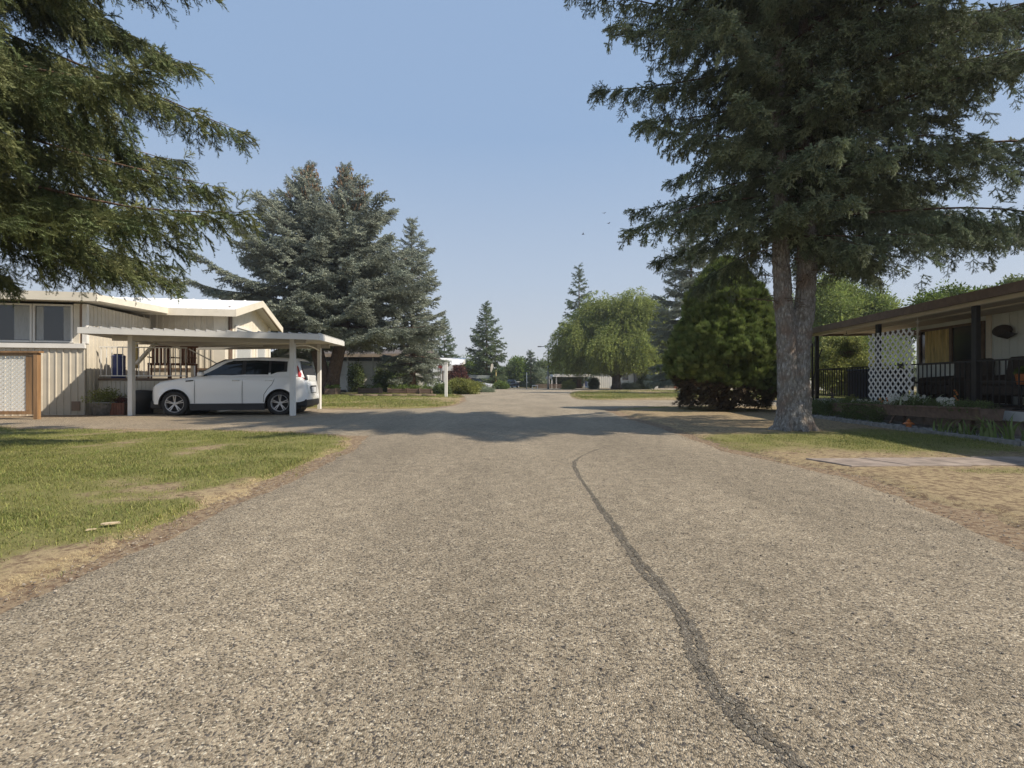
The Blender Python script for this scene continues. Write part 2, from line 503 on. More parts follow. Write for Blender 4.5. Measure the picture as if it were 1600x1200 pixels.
def ground_nodes(m, stops, attr='green', scale=1.0):
    n = m.node_tree.nodes; l = m.node_tree.links
    b = n['Principled BSDF']; b.inputs['Roughness'].default_value = .95; b.inputs['Specular IOR Level'].default_value = .15
    tc = n.new('ShaderNodeTexCoord')
    def noise(s, d=6, r=.6):
        q = n.new('ShaderNodeTexNoise'); q.inputs['Scale'].default_value = s; q.inputs['Detail'].default_value = d; q.inputs['Roughness'].default_value = r
        l.new(tc.outputs['Object'], q.inputs[0]); return q
    def ramp(src, a, b_):
        q = n.new('ShaderNodeMapRange'); q.inputs['From Min'].default_value = a; q.inputs['From Max'].default_value = b_; l.new(src, q.inputs[0]); return q.outputs[0]
    def mix(f, A, B):
        q = n.new('ShaderNodeMix'); q.data_type = 'RGBA'; l.new(f, q.inputs[0])
        for i, c in ((6, A), (7, B)):
            if isinstance(c, tuple): q.inputs[i].default_value = (*c, 1)
            else: l.new(c, q.inputs[i])
        return q.outputs[2]
    at_ = n.new('ShaderNodeAttribute'); at_.attribute_name = attr
    n1 = noise(1.6); n2 = noise(18, 8, .7); n3 = noise(140, 3, .7)
    soil = mix(ramp(n2.outputs[0], .35, .65), stops[0], stops[1])
    straw = mix(ramp(n3.outputs[0], .35, .68), stops[2], stops[3])
    grass = mix(ramp(n3.outputs[0], .35, .65), stops[4], stops[5])
    base = mix(ramp(n2.outputs[0], .42, .56), soil, straw)
    ad = n.new('ShaderNodeMath'); ad.operation = 'ADD'; l.new(at_.outputs['Fac'], ad.inputs[0])
    sb = n.new('ShaderNodeMath'); sb.operation = 'MULTIPLY_ADD'; l.new(n2.outputs[0], sb.inputs[0]); sb.inputs[1].default_value = .7; sb.inputs[2].default_value = -.35
    l.new(sb.outputs[0], ad.inputs[1])
    c = mix(ramp(ad.outputs[0], .32, .62), base, grass)
    l.new(c, b.inputs['Base Color'])
    bp = n.new('ShaderNodeBump'); bp.inputs['Strength'].default_value = .8; bp.inputs['Distance'].default_value = .012
    nb = noise(60, 8, .75); l.new(nb.outputs[0], bp.inputs['Height']); l.new(bp.outputs[0], b.inputs['Normal'])
    return m
def newmat(name):
    m = bpy.data.materials.new(name); m.use_nodes = True; MATS[name] = m; return m

M_ground = newmat('dirt_verge')
ground_nodes(M_ground, [(.13, .085, .058), (.22, .155, .105), (.34, .265, .175), (.22, .17, .115), (.12, .11, .045), (.17, .14, .06)], 'green')
M_lawn = newmat('lawn_soil')
ground_nodes(M_lawn, [(.15, .105, .07), (.24, .18, .115), (.42, .335, .20), (.24, .19, .115), (.15, .155, .055), (.24, .22, .085)], 'green')

def zground(X, Y):
    z = .012 * (fbm(X, Y, .5, 77) - .5)
    return np.where(np.abs(X) + np.abs(Y) < 60, z, 0), np.ones(X.shape, bool)
xs = graded(-3000, 3000, -7, 6, .14, 400); ys = graded(-400, 5000, -1, 10, .14, 400)
def g_attr(x, y):
    return np.where(y > 30, .6, np.where(x > 0, .05, .0)) + .25 * (fbm(x, y, .8, 41) - .5)
grid_mesh('ground', xs, ys, zground, None, M_ground, {'green': g_attr}, 'bare brown dirt and dry verge reaching to the horizon')

def lawn(name, poly, xs, ys, gf, label, jit=.30, h=.035):
    def zf(X, Y):
        s = sdf_poly(X, Y, poly) + jit * (fbm(X, Y, .55, 91) - .5) + jit * .6 * (fbm(X, Y, .16, 92) - .5)
        z = np.clip(s * .25, -.03, h) + .02 * (fbm(X, Y, .45, 13) - .5) * (s > .1)
        return z, s > -.13
    return grid_mesh(name, xs, ys, zf, None, M_lawn, {'green': gf}, label)
lawn('lawn', LAWN_L, graded(-20, -1.8, -7, -1.9, .06, .6), graded(-4.9, 12.5, 1.5, 9.2, .07, .5), green_l, 'patchy green lawn left of the road with dry brown spots')
lawn('lawn', LAWN_R, graded(2.9, 20, 3, 7.7, .07, .6), graded(-4.9, 20, 2, 12, .08, .5), green_r, 'straw coloured lawn right of the road under the big spruce')
lawn('lawn', LAWN_FL, graded(-26, -2, -26, -2, .15, .6), graded(16, 44, 16, 30, .15, .6), green_f, 'green strip of grass beyond the driveway on the left', .5)
lawn('lawn', LAWN_FR, graded(3.3, 40, 3, 12, .2, .8), graded(25, 57.5, 25, 40, .2, .8), green_f, 'far lawn across the side street on the right', .5)

# ---- chip-seal asphalt
def asphalt(name, tint=(1, 1, 1), light=1.0):
    m = newmat(name)
    n = m.node_tree.nodes; l = m.node_tree.links
    b = n['Principled BSDF']; b.inputs['Roughness'].default_value = .85; b.inputs['Specular IOR Level'].default_value = .3
    tc = n.new('ShaderNodeTexCoord')
    wp = n.new('ShaderNodeTexNoise'); wp.inputs['Scale'].default_value = 30; wp.inputs['Detail'].default_value = 2
    l.new(tc.outputs['Object'], wp.inputs[0])
    va = n.new('ShaderNodeVectorMath'); va.operation = 'MULTIPLY_ADD'; va.inputs[1].default_value = (.018, .018, 0)
    l.new(wp.outputs['Color'], va.inputs[0]); l.new(tc.outputs['Object'], va.inputs[2])
    def vor(s, feat='F1'):
        v = n.new('ShaderNodeTexVoronoi'); v.inputs['Scale'].default_value = s; v.feature = feat; v.voronoi_dimensions = '2D'
        l.new(va.outputs[0], v.inputs['Vector']); return v
    def ramp(src, pts):
        r = n.new('ShaderNodeValToRGB'); l.new(src, r.inputs[0])
        e = r.color_ramp.elements
        e[0].position = pts[0][0]; e[0].color = (*[c * t * light for c, t in zip(pts[0][1], tint)], 1)
        e[1].position = pts[-1][0]; e[1].color = (*[c * t * light for c, t in zip(pts[-1][1], tint)], 1)
        for p, c in pts[1:-1]:
            q = e.new(p); q.color = (*[a * t * light for a, t in zip(c, tint)], 1)
        r.color_ramp.interpolation = 'CONSTANT' if len(pts) > 4 else 'LINEAR'
        return r
    v1 = vor(168); v2 = vor(310)
    sp = n.new('ShaderNodeSeparateColor'); l.new(v1.outputs['Color'], sp.inputs[0])
    sp2 = n.new('ShaderNodeSeparateColor'); l.new(v2.outputs['Color'], sp2.inputs[0])
    stones = [(0, (.10, .085, .062)), (.14, (.22, .182, .130)), (.30, (.32, .267, .192)), (.50, (.39, .33, .24)), (.66, (.28, .243, .187)), (.80, (.45, .387, .288)), (.94, (.64, .575, .45)), (1, (.64, .575, .45))]
    c1 = ramp(sp.outputs[0], stones); c2 = ramp(sp2.outputs[0], stones)
    # gaps of bitumen between stones
    g1 = n.new('ShaderNodeMapRange'); g1.inputs['From Min'].default_value = .50; g1.inputs['From Max'].default_value = .75
    l.new(v1.outputs['Distance'], g1.inputs[0])
    mx = n.new('ShaderNodeMix'); mx.data_type = 'RGBA'; l.new(g1.outputs[0], mx.inputs[0]); l.new(c1.outputs[0], mx.inputs[6]); l.new(c2.outputs[0], mx.inputs[7])
    # some stones missing: dark bitumen
    gt = n.new('ShaderNodeMath'); gt.operation = 'GREATER_THAN'; gt.inputs[1].default_value = .91; l.new(sp.outputs[1], gt.inputs[0])
    mx2 = n.new('ShaderNodeMix'); mx2.data_type = 'RGBA'; l.new(gt.outputs[0], mx2.inputs[0]); l.new(mx.outputs[2], mx2.inputs[6]); mx2.inputs[7].default_value = (.09, .08, .07, 1)
    # broad wear
    nz = n.new('ShaderNodeTexNoise'); nz.inputs['Scale'].default_value = .45; nz.inputs['Detail'].default_value = 7; nz.inputs['Roughness'].default_value = .6
    st = n.new('ShaderNodeMapping'); st.inputs['Scale'].default_value = (1.6, .5, 1); l.new(tc.outputs['Object'], st.inputs[0]); l.new(st.outputs[0], nz.inputs[0])
    rr = n.new('ShaderNodeMapRange'); rr.inputs['From Min'].default_value = .3; rr.inputs['From Max'].default_value = .7; rr.inputs['To Min'].default_value = .74; rr.inputs['To Max'].default_value = 1.16
    l.new(nz.outputs[0], rr.inputs[0])
    nz2 = n.new('ShaderNodeTexNoise'); nz2.inputs['Scale'].default_value = 9; nz2.inputs['Detail'].default_value = 5
    l.new(tc.outputs['Object'], nz2.inputs[0])
    rr2 = n.new('ShaderNodeMapRange'); rr2.inputs['From Min'].default_value = .3; rr2.inputs['From Max'].default_value = .7; rr2.inputs['To Min'].default_value = .80; rr2.inputs['To Max'].default_value = 1.12
    l.new(nz2.outputs[0], rr2.inputs[0])
    mm = n.new('ShaderNodeMath'); mm.operation = 'MULTIPLY'; l.new(rr.outputs[0], mm.inputs[0]); l.new(rr2.outputs[0], mm.inputs[1])
    hs = n.new('ShaderNodeHueSaturation'); hs.inputs['Saturation'].default_value = .95; l.new(mm.outputs[0], hs.inputs['Value']); l.new(mx2.outputs[2], hs.inputs['Color'])
    l.new(hs.outputs[0], b.inputs['Base Color'])
    # relief: rounded stones of two sizes
    iv = n.new('ShaderNodeMath'); iv.operation = 'MULTIPLY_ADD'; iv.inputs[1].default_value = -1; iv.inputs[2].default_value = 1; l.new(v1.outputs['Distance'], iv.inputs[0])
    iv2 = n.new('ShaderNodeMath'); iv2.operation = 'MULTIPLY_ADD'; iv2.inputs[1].default_value = -.4; l.new(v2.outputs['Distance'], iv2.inputs[0]); l.new(iv.outputs[0], iv2.inputs[2])
    iv3 = n.new('ShaderNodeMath'); iv3.operation = 'MULTIPLY_ADD'; iv3.inputs[1].default_value = .7; l.new(sp.outputs[2], iv3.inputs[0]); l.new(iv2.outputs[0], iv3.inputs[2])
    bp = n.new('ShaderNodeBump'); bp.inputs['Strength'].default_value = 1.0; bp.inputs['Distance'].default_value = .0035
    l.new(iv3.outputs[0], bp.inputs['Height']); l.new(bp.outputs[0], b.inputs['Normal'])
    return m
M_road = asphalt('chip_seal_asphalt', (1.02, 1.0, .955), 1.0)
M_drive = asphalt('driveway_asphalt', (1.06, 1.0, .92), 1.05)
def sheet(name, poly, xs, ys, z, m, label, jit=.22, crown=0):
    def zf(X, Y):
        s = sdf_poly(X, Y, poly) + jit * (fbm(X, Y, .7, 191) - .5) + jit * .35 * (fbm(X, Y, .13, 192) - .5)
        return np.clip(s * .12, -.03, z) + crown * np.clip(s, 0, 2), s > -.35
    return grid_mesh(name, xs, ys, zf, None, m, None, label)
sheet('road', ROAD, graded(-61, 61, -6, 6, .11, 2.0), graded(-6, 80, 1, 20, .12, 1.5), .016, M_road, 'worn tan chip seal road running straight ahead')
sheet('driveway', DRIVE, graded(-14, -3.8, -14, -3.8, .12, 1), graded(9, 17.6, 9, 17.6, .12, 1), .0125, M_drive, 'pale gravelly driveway under the white carport')

# ---- tar line along an old crack in the road
crk = [(968, 696), (948, 700), (925, 707), (906, 716), (897, 724), (899, 735), (908, 752), (925, 775), (943, 802), (960, 825), (980, 856), (1000, 885), (1026, 917), (1050, 945), (1066, 966), (1076, 990), (1088, 1020), (1098, 1050), (1118, 1085), (1142, 1112), (1180, 1150), (1240, 1200)]
mb = MB()
cp = [Vector((*gp(x, y), 0)) for x, y in crk]
cp.append(cp[-1] + (cp[-1] - cp[-2]) * 3)
for ofs, wd, sd in ((-.46, .62, 1), (.40, .60, 2)):
    L_ = []; Rr_ = []
    N_ = 1100; seg = len(cp) - 1
    for i in range(N_ + 1):
        f = i / N_ * seg; k = min(seg - 1, int(f)); t = f - k
        p = cp[k].lerp(cp[k + 1], t); d = (cp[k + 1] - cp[k]).normalized(); nn = Vector((-d.y, d.x, 0))
        yy = p.y
        W = .026 + .008 * math.sin(f * 1.7) + (.016 if yy < 3 else 0)
        if yy > 5.4: W *= max(.35, 1 - (yy - 5.4) * .5)
        a = W * (ofs * .9 + wd * (.55 + .5 * (vnoise([f * 9], [sd * 3.1], 1, 3)[0] - .5) + .45 * (vnoise([f * 37], [sd * 3.1], 1, 5)[0] - .5)))
        c_ = W * (ofs * .9 - wd * (.55 + .5 * (vnoise([f * 9 + 50], [sd * 3.1], 1, 4)[0] - .5) + .45 * (vnoise([f * 37 + 9], [sd * 3.1], 1, 6)[0] - .5)))
        wob = .012 * (vnoise([f * 3], [0], 1, 9)[0] - .5)
        L_.append(p + nn * (a + wob)); Rr_.append(p + nn * (c_ + wob))
    z = .0176
    vs = [(q.x, q.y, z) for q in L_] + [(q.x, q.y, z) for q in Rr_]
    n_ = len(L_)
    mb.add(vs, [(i, i + 1, n_ + i + 1, n_ + i) for i in range(n_ - 1)])
    # the second strip a touch higher so the two never share a plane
    if sd == 2:
        k0 = len(mb.v) - len(vs)
        for i in range(k0, len(mb.v)): mb.v[i] = (mb.v[i][0], mb.v[i][1], z + .0009)
M_tar = asphalt('tar_seal', (.95, .97, 1.0), .56)
o = mb.build('crack_seal', M_tar)
tag(o, 'dark tar seam wandering along a crack down the road', None, None, 'structure')

# ---- grass blades
def tuft(name, m, n=9, h=1.0, w_=.07, lean=.5, rad=.25, seed=1):
    r = random.Random(seed); vs = []; fs = []
    for i in range(n):
        a = r.random() * 6.28; q = r.random() * rad
        p = Vector((math.cos(a) * q, math.sin(a) * q, 0)); a2 = r.random() * 6.28
        d = Vector((math.cos(a2), math.sin(a2), 0)); hh = h * r.uniform(.5, 1.1); le = lean * r.uniform(.3, 1.3)
        s_ = Vector((-d.y, d.x, 0)) * w_ / 2
        mid = p + d * le * hh * .4 + Vector((0, 0, hh * .6)); tip = p + d * le * hh + Vector((0, 0, hh * (1 - .35 * le)))
        k = len(vs); vs += [(p - s_)[:], (p + s_)[:], (mid + s_ * .7)[:], (mid - s_ * .7)[:], tip[:]]
        fs += [(k, k + 1, k + 2, k + 3), (k + 3, k + 2, k + 4)]
    return twig_object(name, vs, fs, m)
M_gr = leafmat('grass_green', (.115, .16, .038), (.28, .275, .085), rv=.45)
M_st = leafmat('grass_straw', (.50, .39, .21), (.66, .54, .32), rv=.3)
T_gr = tuft('grass_tuft', M_gr, 12, 1, .075, 1.0, 2.4, 1)
T_st = tuft('straw_tuft', M_st, 12, .7, .06, 1.8, 2.6, 2)
def scatter(poly, x0, x1, y0, y1, dens, gf, seed, jit=.3):
    r = np.random.RandomState(seed)
    P = []
    # density falls with distance from the camera
    for (a, b) in ((y0, 3), (3, 5), (5, 8), (8, 13), (13, 22), (22, 40), (40, 58)):
        a_, b_ = max(a, y0), min(b, y1)
        if b_ <= a_: continue
        dd = dens * {3: 1, 5: .8, 8: .55, 13: .35, 22: .16, 40: .06, 58: .02}[b]
        n = int((x1 - x0) * (b_ - a_) * dd)
        P.append(np.stack([r.uniform(x0, x1, n), r.uniform(a_, b_, n)], 1))
    P = np.concatenate(P)
    vis = np.abs(P[:, 0]) < 1.25 * np.maximum(P[:, 1], .3) + 1.5
    P = P[vis]
    s = sdf_poly(P[:, 0], P[:, 1], poly) + jit * (fbm(P[:, 0], P[:, 1], .55, 91) - .5)
    keep = (s > .02) | ((s > -.30) & (r.rand(len(s)) < .22 * (1 + s / .30)))
    P = P[keep]
    return P, gf(P[:, 0], P[:, 1]), r
def grass(poly, x0, x1, y0, y1, dens, gf, seed, label_g, label_s, hg=.035):
    P, g, r = scatter(poly, x0, x1, y0, y1, dens, gf, seed)
    k = r.rand(len(P))
    isg = k < np.clip((g - .25) * 1.3, .02, .85)
    isg &= ~((sdf_poly(P[:, 0], P[:, 1], poly) < .0) & (r.rand(len(P)) < .7))
    iss = ((~isg) & (k < .9)) | (r.rand(len(P)) < .48)
    for sel, T, m, nm, lb, hh in ((isg, T_gr, M_gr, 'grass', label_g, hg), (iss, T_st, M_st, 'dry_grass', label_s, hg * .6)):
        Q = P[sel]
        far = np.clip(Q[:, 1] / 8, 1, 3)
        z = .022 * np.ones(len(Q))
        a = r.rand(len(Q)) * 6.28
        # twig X axis = horizontal direction, Z = up
        S = hh * r.uniform(.55, 1.3, len(Q)) * (.7 + .3 * far) * (.75 + .6 * g[sel])
        o = foliage(nm, np.stack([Q[:, 0], Q[:, 1], z], 1), np.stack([np.cos(a), np.sin(a), 0 * a], 1), np.tile([0, 0, 1.], (len(Q), 1)), S, T, m)
        tag(o, lb, None, None, 'stuff'); o['category'] = 'grass'
grass(LAWN_L, -14, -2, .8, 12.3, 1400, green_l, 1, 'short green grass blades on the near left lawn', 'dry straw blades among the near left lawn')
grass(LAWN_R, 3, 16, 1.8, 19, 1200, green_r, 2, 'green grass blades round the foot of the big spruce', 'dry straw blades on the right verge and lawn')
grass(LAWN_FL, -22, -2, 16.5, 44, 800, green_f, 3, 'grass blades on the strip beyond the driveway', 'dry blades on the strip beyond the driveway', .07)
grass(LAWN_FR, 3, 36, 25, 57, 800, green_f, 4, 'grass blades on the lawn across the side street', 'dry blades on the lawn across the side street', .08)

# loose stones and clods along both verges
def pebbles(name, P, S, m, label, seed):
    r = random.Random(seed); v = []; f = []
    for i in range(1):
        bm = bmesh.new(); bmesh.ops.create_icosphere(bm, subdivisions=1, radius=.5)
        for q in bm.verts: q.co *= r.uniform(.75, 1.2); q.co.z *= .6
        bm.verts.index_update(); v = [q.co[:] for q in bm.verts]; f = [[q.index for q in t.verts] for t in bm.faces]; bm.free()
    T = twig_object(name + '_piece', v, f, m)
    rr = np.random.RandomState(seed); a = rr.rand(len(P)) * 6.28
    o = foliage(name, P, np.stack([np.cos(a), np.sin(a), rr.uniform(-.3, .3, len(P))], 1), np.tile([0, 0, 1.], (len(P), 1)), S, T, m)
    tag(o, label, None, None, 'stuff'); o['category'] = 'gravel'
    return o
rr = np.random.RandomState(5)
P = []
for k in range(5200):
    y = rr.uniform(.9, 12) ** 1.0
    if rr.rand() < .5: x = -2.1 + rr.normal(0, .13)
    else: x = float(np.interp(y, [0, 2.6, 4.65, 6.4, 9.2, 13], [2.8, 2.85, 3.2, 2.85, 2.95, 2.95])) + rr.normal(0, .16)
    P.append((x, y, .012))
M_peb = leafmat('loose_stone', (.30, .26, .21), (.16, .135, .11), rv=.5, transl=0, hue=0)
pebbles('gravel', np.array(P), rr.uniform(.004, .014, len(P)), M_peb, 'loose stones along both edges of the road', 3)
P = np.stack([rr.uniform(-2.2, 2.9, 2200), rr.uniform(1.0, 6.0, 2200), np.full(2200, .019)], 1)
pebbles('road_grit', P, rr.uniform(.004, .012, 2200), M_peb, 'loose chippings scattered over the near road', 4)
# ------------------------------------------------------------------ trees
def barkmat(name, c1, c2, c3, sc=22, st=(1, 1, .35), bump=1.0):
    m = newmat(name); n = m.node_tree.nodes; l = m.node_tree.links
    b = n['Principled BSDF']; b.inputs['Roughness'].default_value = .92; b.inputs['Specular IOR Level'].default_value = .15
    tc = n.new('ShaderNodeTexCoord'); mp = n.new('ShaderNodeMapping'); mp.inputs['Scale'].default_value = st; l.new(tc.outputs['Object'], mp.inputs[0])
    nz = n.new('ShaderNodeTexNoise'); nz.inputs['Scale'].default_value = sc; nz.inputs['Detail'].default_value = 8; nz.inputs['Roughness'].default_value = .7; l.new(mp.outputs[0], nz.inputs[0])
    va = n.new('ShaderNodeVectorMath'); va.operation = 'MULTIPLY_ADD'; va.inputs[1].default_value = (.08, .08, .08); l.new(nz.outputs['Color'], va.inputs[0]); l.new(mp.outputs[0], va.inputs[2])
    vo = n.new('ShaderNodeTexVoronoi'); vo.inputs['Scale'].default_value = sc * 1.2; l.new(va.outputs[0], vo.inputs['Vector'])
    r = n.new('ShaderNodeValToRGB'); l.new(nz.outputs[0], r.inputs[0]); e = r.color_ramp.elements
    e[0].position = .36; e[0].color = (*c2, 1); e[1].position = .64; e[1].color = (*c1, 1); q = e.new(.5); q.color = (*[(a + b_) / 2 for a, b_ in zip(c1, c2)], 1)
    n2 = n.new('ShaderNodeTexNoise'); n2.inputs['Scale'].default_value = 3.2; n2.inputs['Detail'].default_value = 6; l.new(tc.outputs['Object'], n2.inputs[0])
    mr = n.new('ShaderNodeMapRange'); mr.inputs['From Min'].default_value = .50; mr.inputs['From Max'].default_value = .66; l.new(n2.outputs[0], mr.inputs[0])
    mx = n.new('ShaderNodeMix'); mx.data_type = 'RGBA'; l.new(mr.outputs[0], mx.inputs[0]); l.new(r.outputs[0], mx.inputs[6]); mx.inputs[7].default_value = (*c3, 1)
    mr2 = n.new('ShaderNodeMapRange'); mr2.inputs['From Min'].default_value = .0; mr2.inputs['From Max'].default_value = .45; mr2.inputs['To Min'].default_value = 1.15; mr2.inputs['To Max'].default_value = .55; l.new(vo.outputs['Distance'], mr2.inputs[0])
    hs = n.new('ShaderNodeHueSaturation'); l.new(mx.outputs[2], hs.inputs['Color']); l.new(mr2.outputs[0], hs.inputs['Value'])
    l.new(hs.outputs[0], b.inputs['Base Color'])
    ad = n.new('ShaderNodeMath'); ad.operation = 'MULTIPLY_ADD'; ad.inputs[1].default_value = -1.2; l.new(vo.outputs['Distance'], ad.inputs[0]); l.new(nz.outputs[0], ad.inputs[2])
    bp = n.new('ShaderNodeBump'); bp.inputs['Strength'].default_value = bump; bp.inputs['Distance'].default_value = .03; l.new(ad.outputs[0], bp.inputs['Height']); l.new(bp.outputs[0], b.inputs['Normal'])
    return m
M_bark = barkmat('spruce_bark', (.72, .70, .66), (.30, .26, .22), (.42, .33, .27), 24)
M_barkd = barkmat('brown_bark', (.27, .19, .14), (.12, .08, .055), (.22, .14, .10), 12)
M_barkg = barkmat('grey_bark', (.26, .22, .18), (.12, .095, .075), (.2, .16, .12), 10)
M_twig = mat('bare_twig', (.16, .115, .08), .9, var=.4, vscale=8)

M_nd_a = leafmat('spruce_needles_dark', (.135, .18, .105), (.25, .29, .185), rv=.4, hue=.02, transl=.15)
M_nd_b = leafmat('spruce_needles_yellowing', (.10, .14, .06), (.21, .225, .10), rv=.4, hue=.02, transl=.2)
M_nd_c = leafmat('blue_spruce_needles', (.20, .235, .195), (.31, .34, .27), rv=.35, hue=.015, transl=.15)
M_nd_d = leafmat('fir_needles', (.09, .14, .07), (.16, .20, .10), rv=.35, hue=.02, transl=.15)
M_cone = leafmat('spruce_cones', (.16, .105, .065), (.24, .165, .10), rv=.3, hue=.01, transl=0)
T_a = needle_spray('spruce_spray', M_nd_a, 4, .9, .50, .085, .034, .05, 1, .22, 5)
T_b = needle_spray('drooping_spray', M_nd_b, 5, 1.0, .42, .08, .027, .05, 2, .3, 5)
T_c = needle_spray('blue_spruce_spray', M_nd_c, 4, 1.0, .55, .13, .06, .085, 3, .02, 4)
T_d = needle_spray('fir_spray', M_nd_d, 4, 1.0, .55, .13, .06, .085, 4, .05, 4)
def cone_cluster():
    r = random.Random(4); mb = MB()
    for i in range(7):
        c = Vector((r.uniform(0, .9), r.uniform(-.35, .35), r.uniform(-.2, .1)))
        mb.lathe([(.01, 0), (.055, -.08), (.06, -.2), (.02, -.34)], 5, Matrix.Translation(c), False)
    return twig_object('cone_cluster', mb.v, mb.f, M_cone)
T_cone = cone_cluster()

def branch_path(b, az, L, pitch, sag, tipup, n=9, r=None):
    """list of points of a limb leaving b"""
    d = Vector((math.cos(az), math.sin(az), 0)); P = []
    for i in range(n + 1):
        t = i / n
        z = L * (math.tan(pitch) * t - sag * t * t + tipup * t ** 3)
        wob = Vector((-d.y, d.x, 0)) * (L * .035 * math.sin(t * 5 + az * 9) * t) + Vector((0, 0, L * .022 * math.sin(t * 7 + az * 5) * t))
        P.append(b + d * (L * t) + Vector((0, 0, z)) + wob)
    return P
def conifer(name, label, x, y, H, h0, rf, tw, mN, S=.4, per_m=6, pitch=(-.1, .5), sag=.25, tipup=.1, seed=1, tr=.3, bark=None, group=None, azf=None,
            hang=.35, dens=1.0, limb_r=.05, trunks=((0, 0),), trunk_obj=None, cones=None, wid=.5, barein=.12, limb_n=5, spraylen=1.0, cat='tree', thick=0):
    t = thing(name, label, cat, (x, y, 0), 0, group)
    r = random.Random(seed); B = Vector((x, y, 0))
    if trunk_obj is None:
        mb = MB()
        for k, (ox, oy) in enumerate(trunks):
            pts = []; rad = []
            for i in range(13):
                f = i / 12; z = f * H * .985
                pts.append(Vector((ox * min(1, f * 3) + .05 * math.sin(f * 5 + k), oy * min(1, f * 3) + .04 * math.sin(f * 6), z - .05)))
                rad.append(max(.015, tr * (1 - f) ** .9 * (1 + .45 * math.exp(-z / .35))))
            mb.tube(pts, rad, 12, noise=.12, seed=seed)
        mb.build('trunk', bark or M_barkd, t)
    P = []; X = []; U = []; Sc = []; lm = MB(); CP = []
    for k, (ox, oy) in enumerate(trunks):
        nb = int((H - h0) * per_m); ga = r.random() * 6
        for i in range(nb):
            f = (i + r.random()) / nb; h = h0 + (H - h0) * f ** 1.0
            ga += 2.399 + r.uniform(-.4, .4); az = ga
            L = rf(h) * r.uniform(.72, 1.12)
            if azf: L *= azf(az, h)
            if len(trunks) > 1:
                out = math.cos(az) * ox + math.sin(az) * oy
                L *= 1 + .25 * (out / (math.hypot(ox, oy) + 1e-6))
            if L < .12: L = .12
            pt = pitch[0] + (pitch[1] - pitch[0]) * f + r.uniform(-.12, .12)
            b = B + Vector((ox, oy, h))
            sg_ = sag * (1 - .6 * f)
            pp = branch_path(b, az, L, pt, sg_, tipup)
            lr = limb_r * (.35 + .65 * L / max(.5, rf(h0 + .3 * (H - h0))))
            lm.tube(pp, [lr * (1 - .85 * q / 9) for q in range(10)], limb_n, cap=False)
            # sprays
            S_ = S * min(1, .45 + L / (S * 3.2))
            ns = max(2, int(L / (S * .30) * dens))
            for j in range(ns):
                tt = barein + (1 - barein) * (j + r.random() * .8) / ns
                q = tt * 9; k0 = min(8, int(q)); p = pp[k0].lerp(pp[k0 + 1], q - k0); dr = (pp[k0 + 1] - pp[k0]).normalized()
                side = Vector((-dr.y, dr.x, 0)).normalized()
                wmax = (wid * L * (1 - tt) * r.uniform(.5, 1.1) + S * .1) * min(1, tt * 3)
                for sg in (-1, 1):
                    m_ = max(1, int(wmax / (S * .62) * dens + r.random()))
                    for u_ in range(m_):
                        ww = wmax * (u_ + r.random()) / m_ if m_ > 1 or r.random() < .6 else 0
                        o_ = side * sg * ww * .85 + dr * ww * .5 + Vector((0, 0, -hang * ww * r.uniform(.4, 1.3) - .04 * S * r.random()))
                        di = (side * sg * .75 + dr * .8 + Vector((0, 0, -hang * r.uniform(.3, 1.9)))).normalized()
                        if ww == 0: di = (dr + side * sg * r.uniform(0, .7) + Vector((0, 0, -hang * r.uniform(-.1, .8)))).normalized()
                        if thick and r.random() < thick:
                            P.append(p + o_ * r.uniform(.2, 1) + Vector((0, 0, S * r.uniform(-.45, .28)))); X.append((di * .7 + Vector((r.uniform(-.5, .5), r.uniform(-.5, .5), r.uniform(-1.4, .9))))); U.append((r.uniform(-1, 1), r.uniform(-1, 1), .4)); Sc.append(S_ * r.uniform(.6, 1.0) * spraylen)
                        P.append(p + o_); X.append(di); U.append((r.uniform(-.35, .35), r.uniform(-.35, .35), 1)); Sc.append(S_ * r.uniform(.65, 1.15) * spraylen)
            # tip
            P.append(pp[-1] - (pp[-1] - pp[-2]) * .3); X.append((pp[-1] - pp[-2]).normalized()); U.append((0, 0, 1)); Sc.append(S_ * .9)
            if cones and f > cones[0]:
                for j in range(cones[1]):
                    q = r.uniform(3, 9); k0 = min(8, int(q)); CP.append((pp[k0].lerp(pp[k0 + 1], q - k0), az))
        # leader
        for i in range(14):
            P.append(B + Vector((ox, oy, H - .16 * i * S))); a = r.random() * 6.28; X.append((math.cos(a) * .5, math.sin(a) * .5, 1)); U.append((math.cos(a), math.sin(a), 0)); Sc.append(S * (.3 + .03 * i))
    lm.build('limbs', M_twig if bark is None else bark, t, world=True)
    foliage('crown', [v[:] for v in P], [tuple(v) for v in X], U, Sc, tw, mN, t)
    if CP:
        foliage('cones', [c[0][:] for c in CP], [(math.cos(c[1]), math.sin(c[1]), -.2) for c in CP], [(0, 0, 1)] * len(CP), [S * r.uniform(.45, .85) for c in CP], T_cone, M_cone, t)
    return t, len(P)

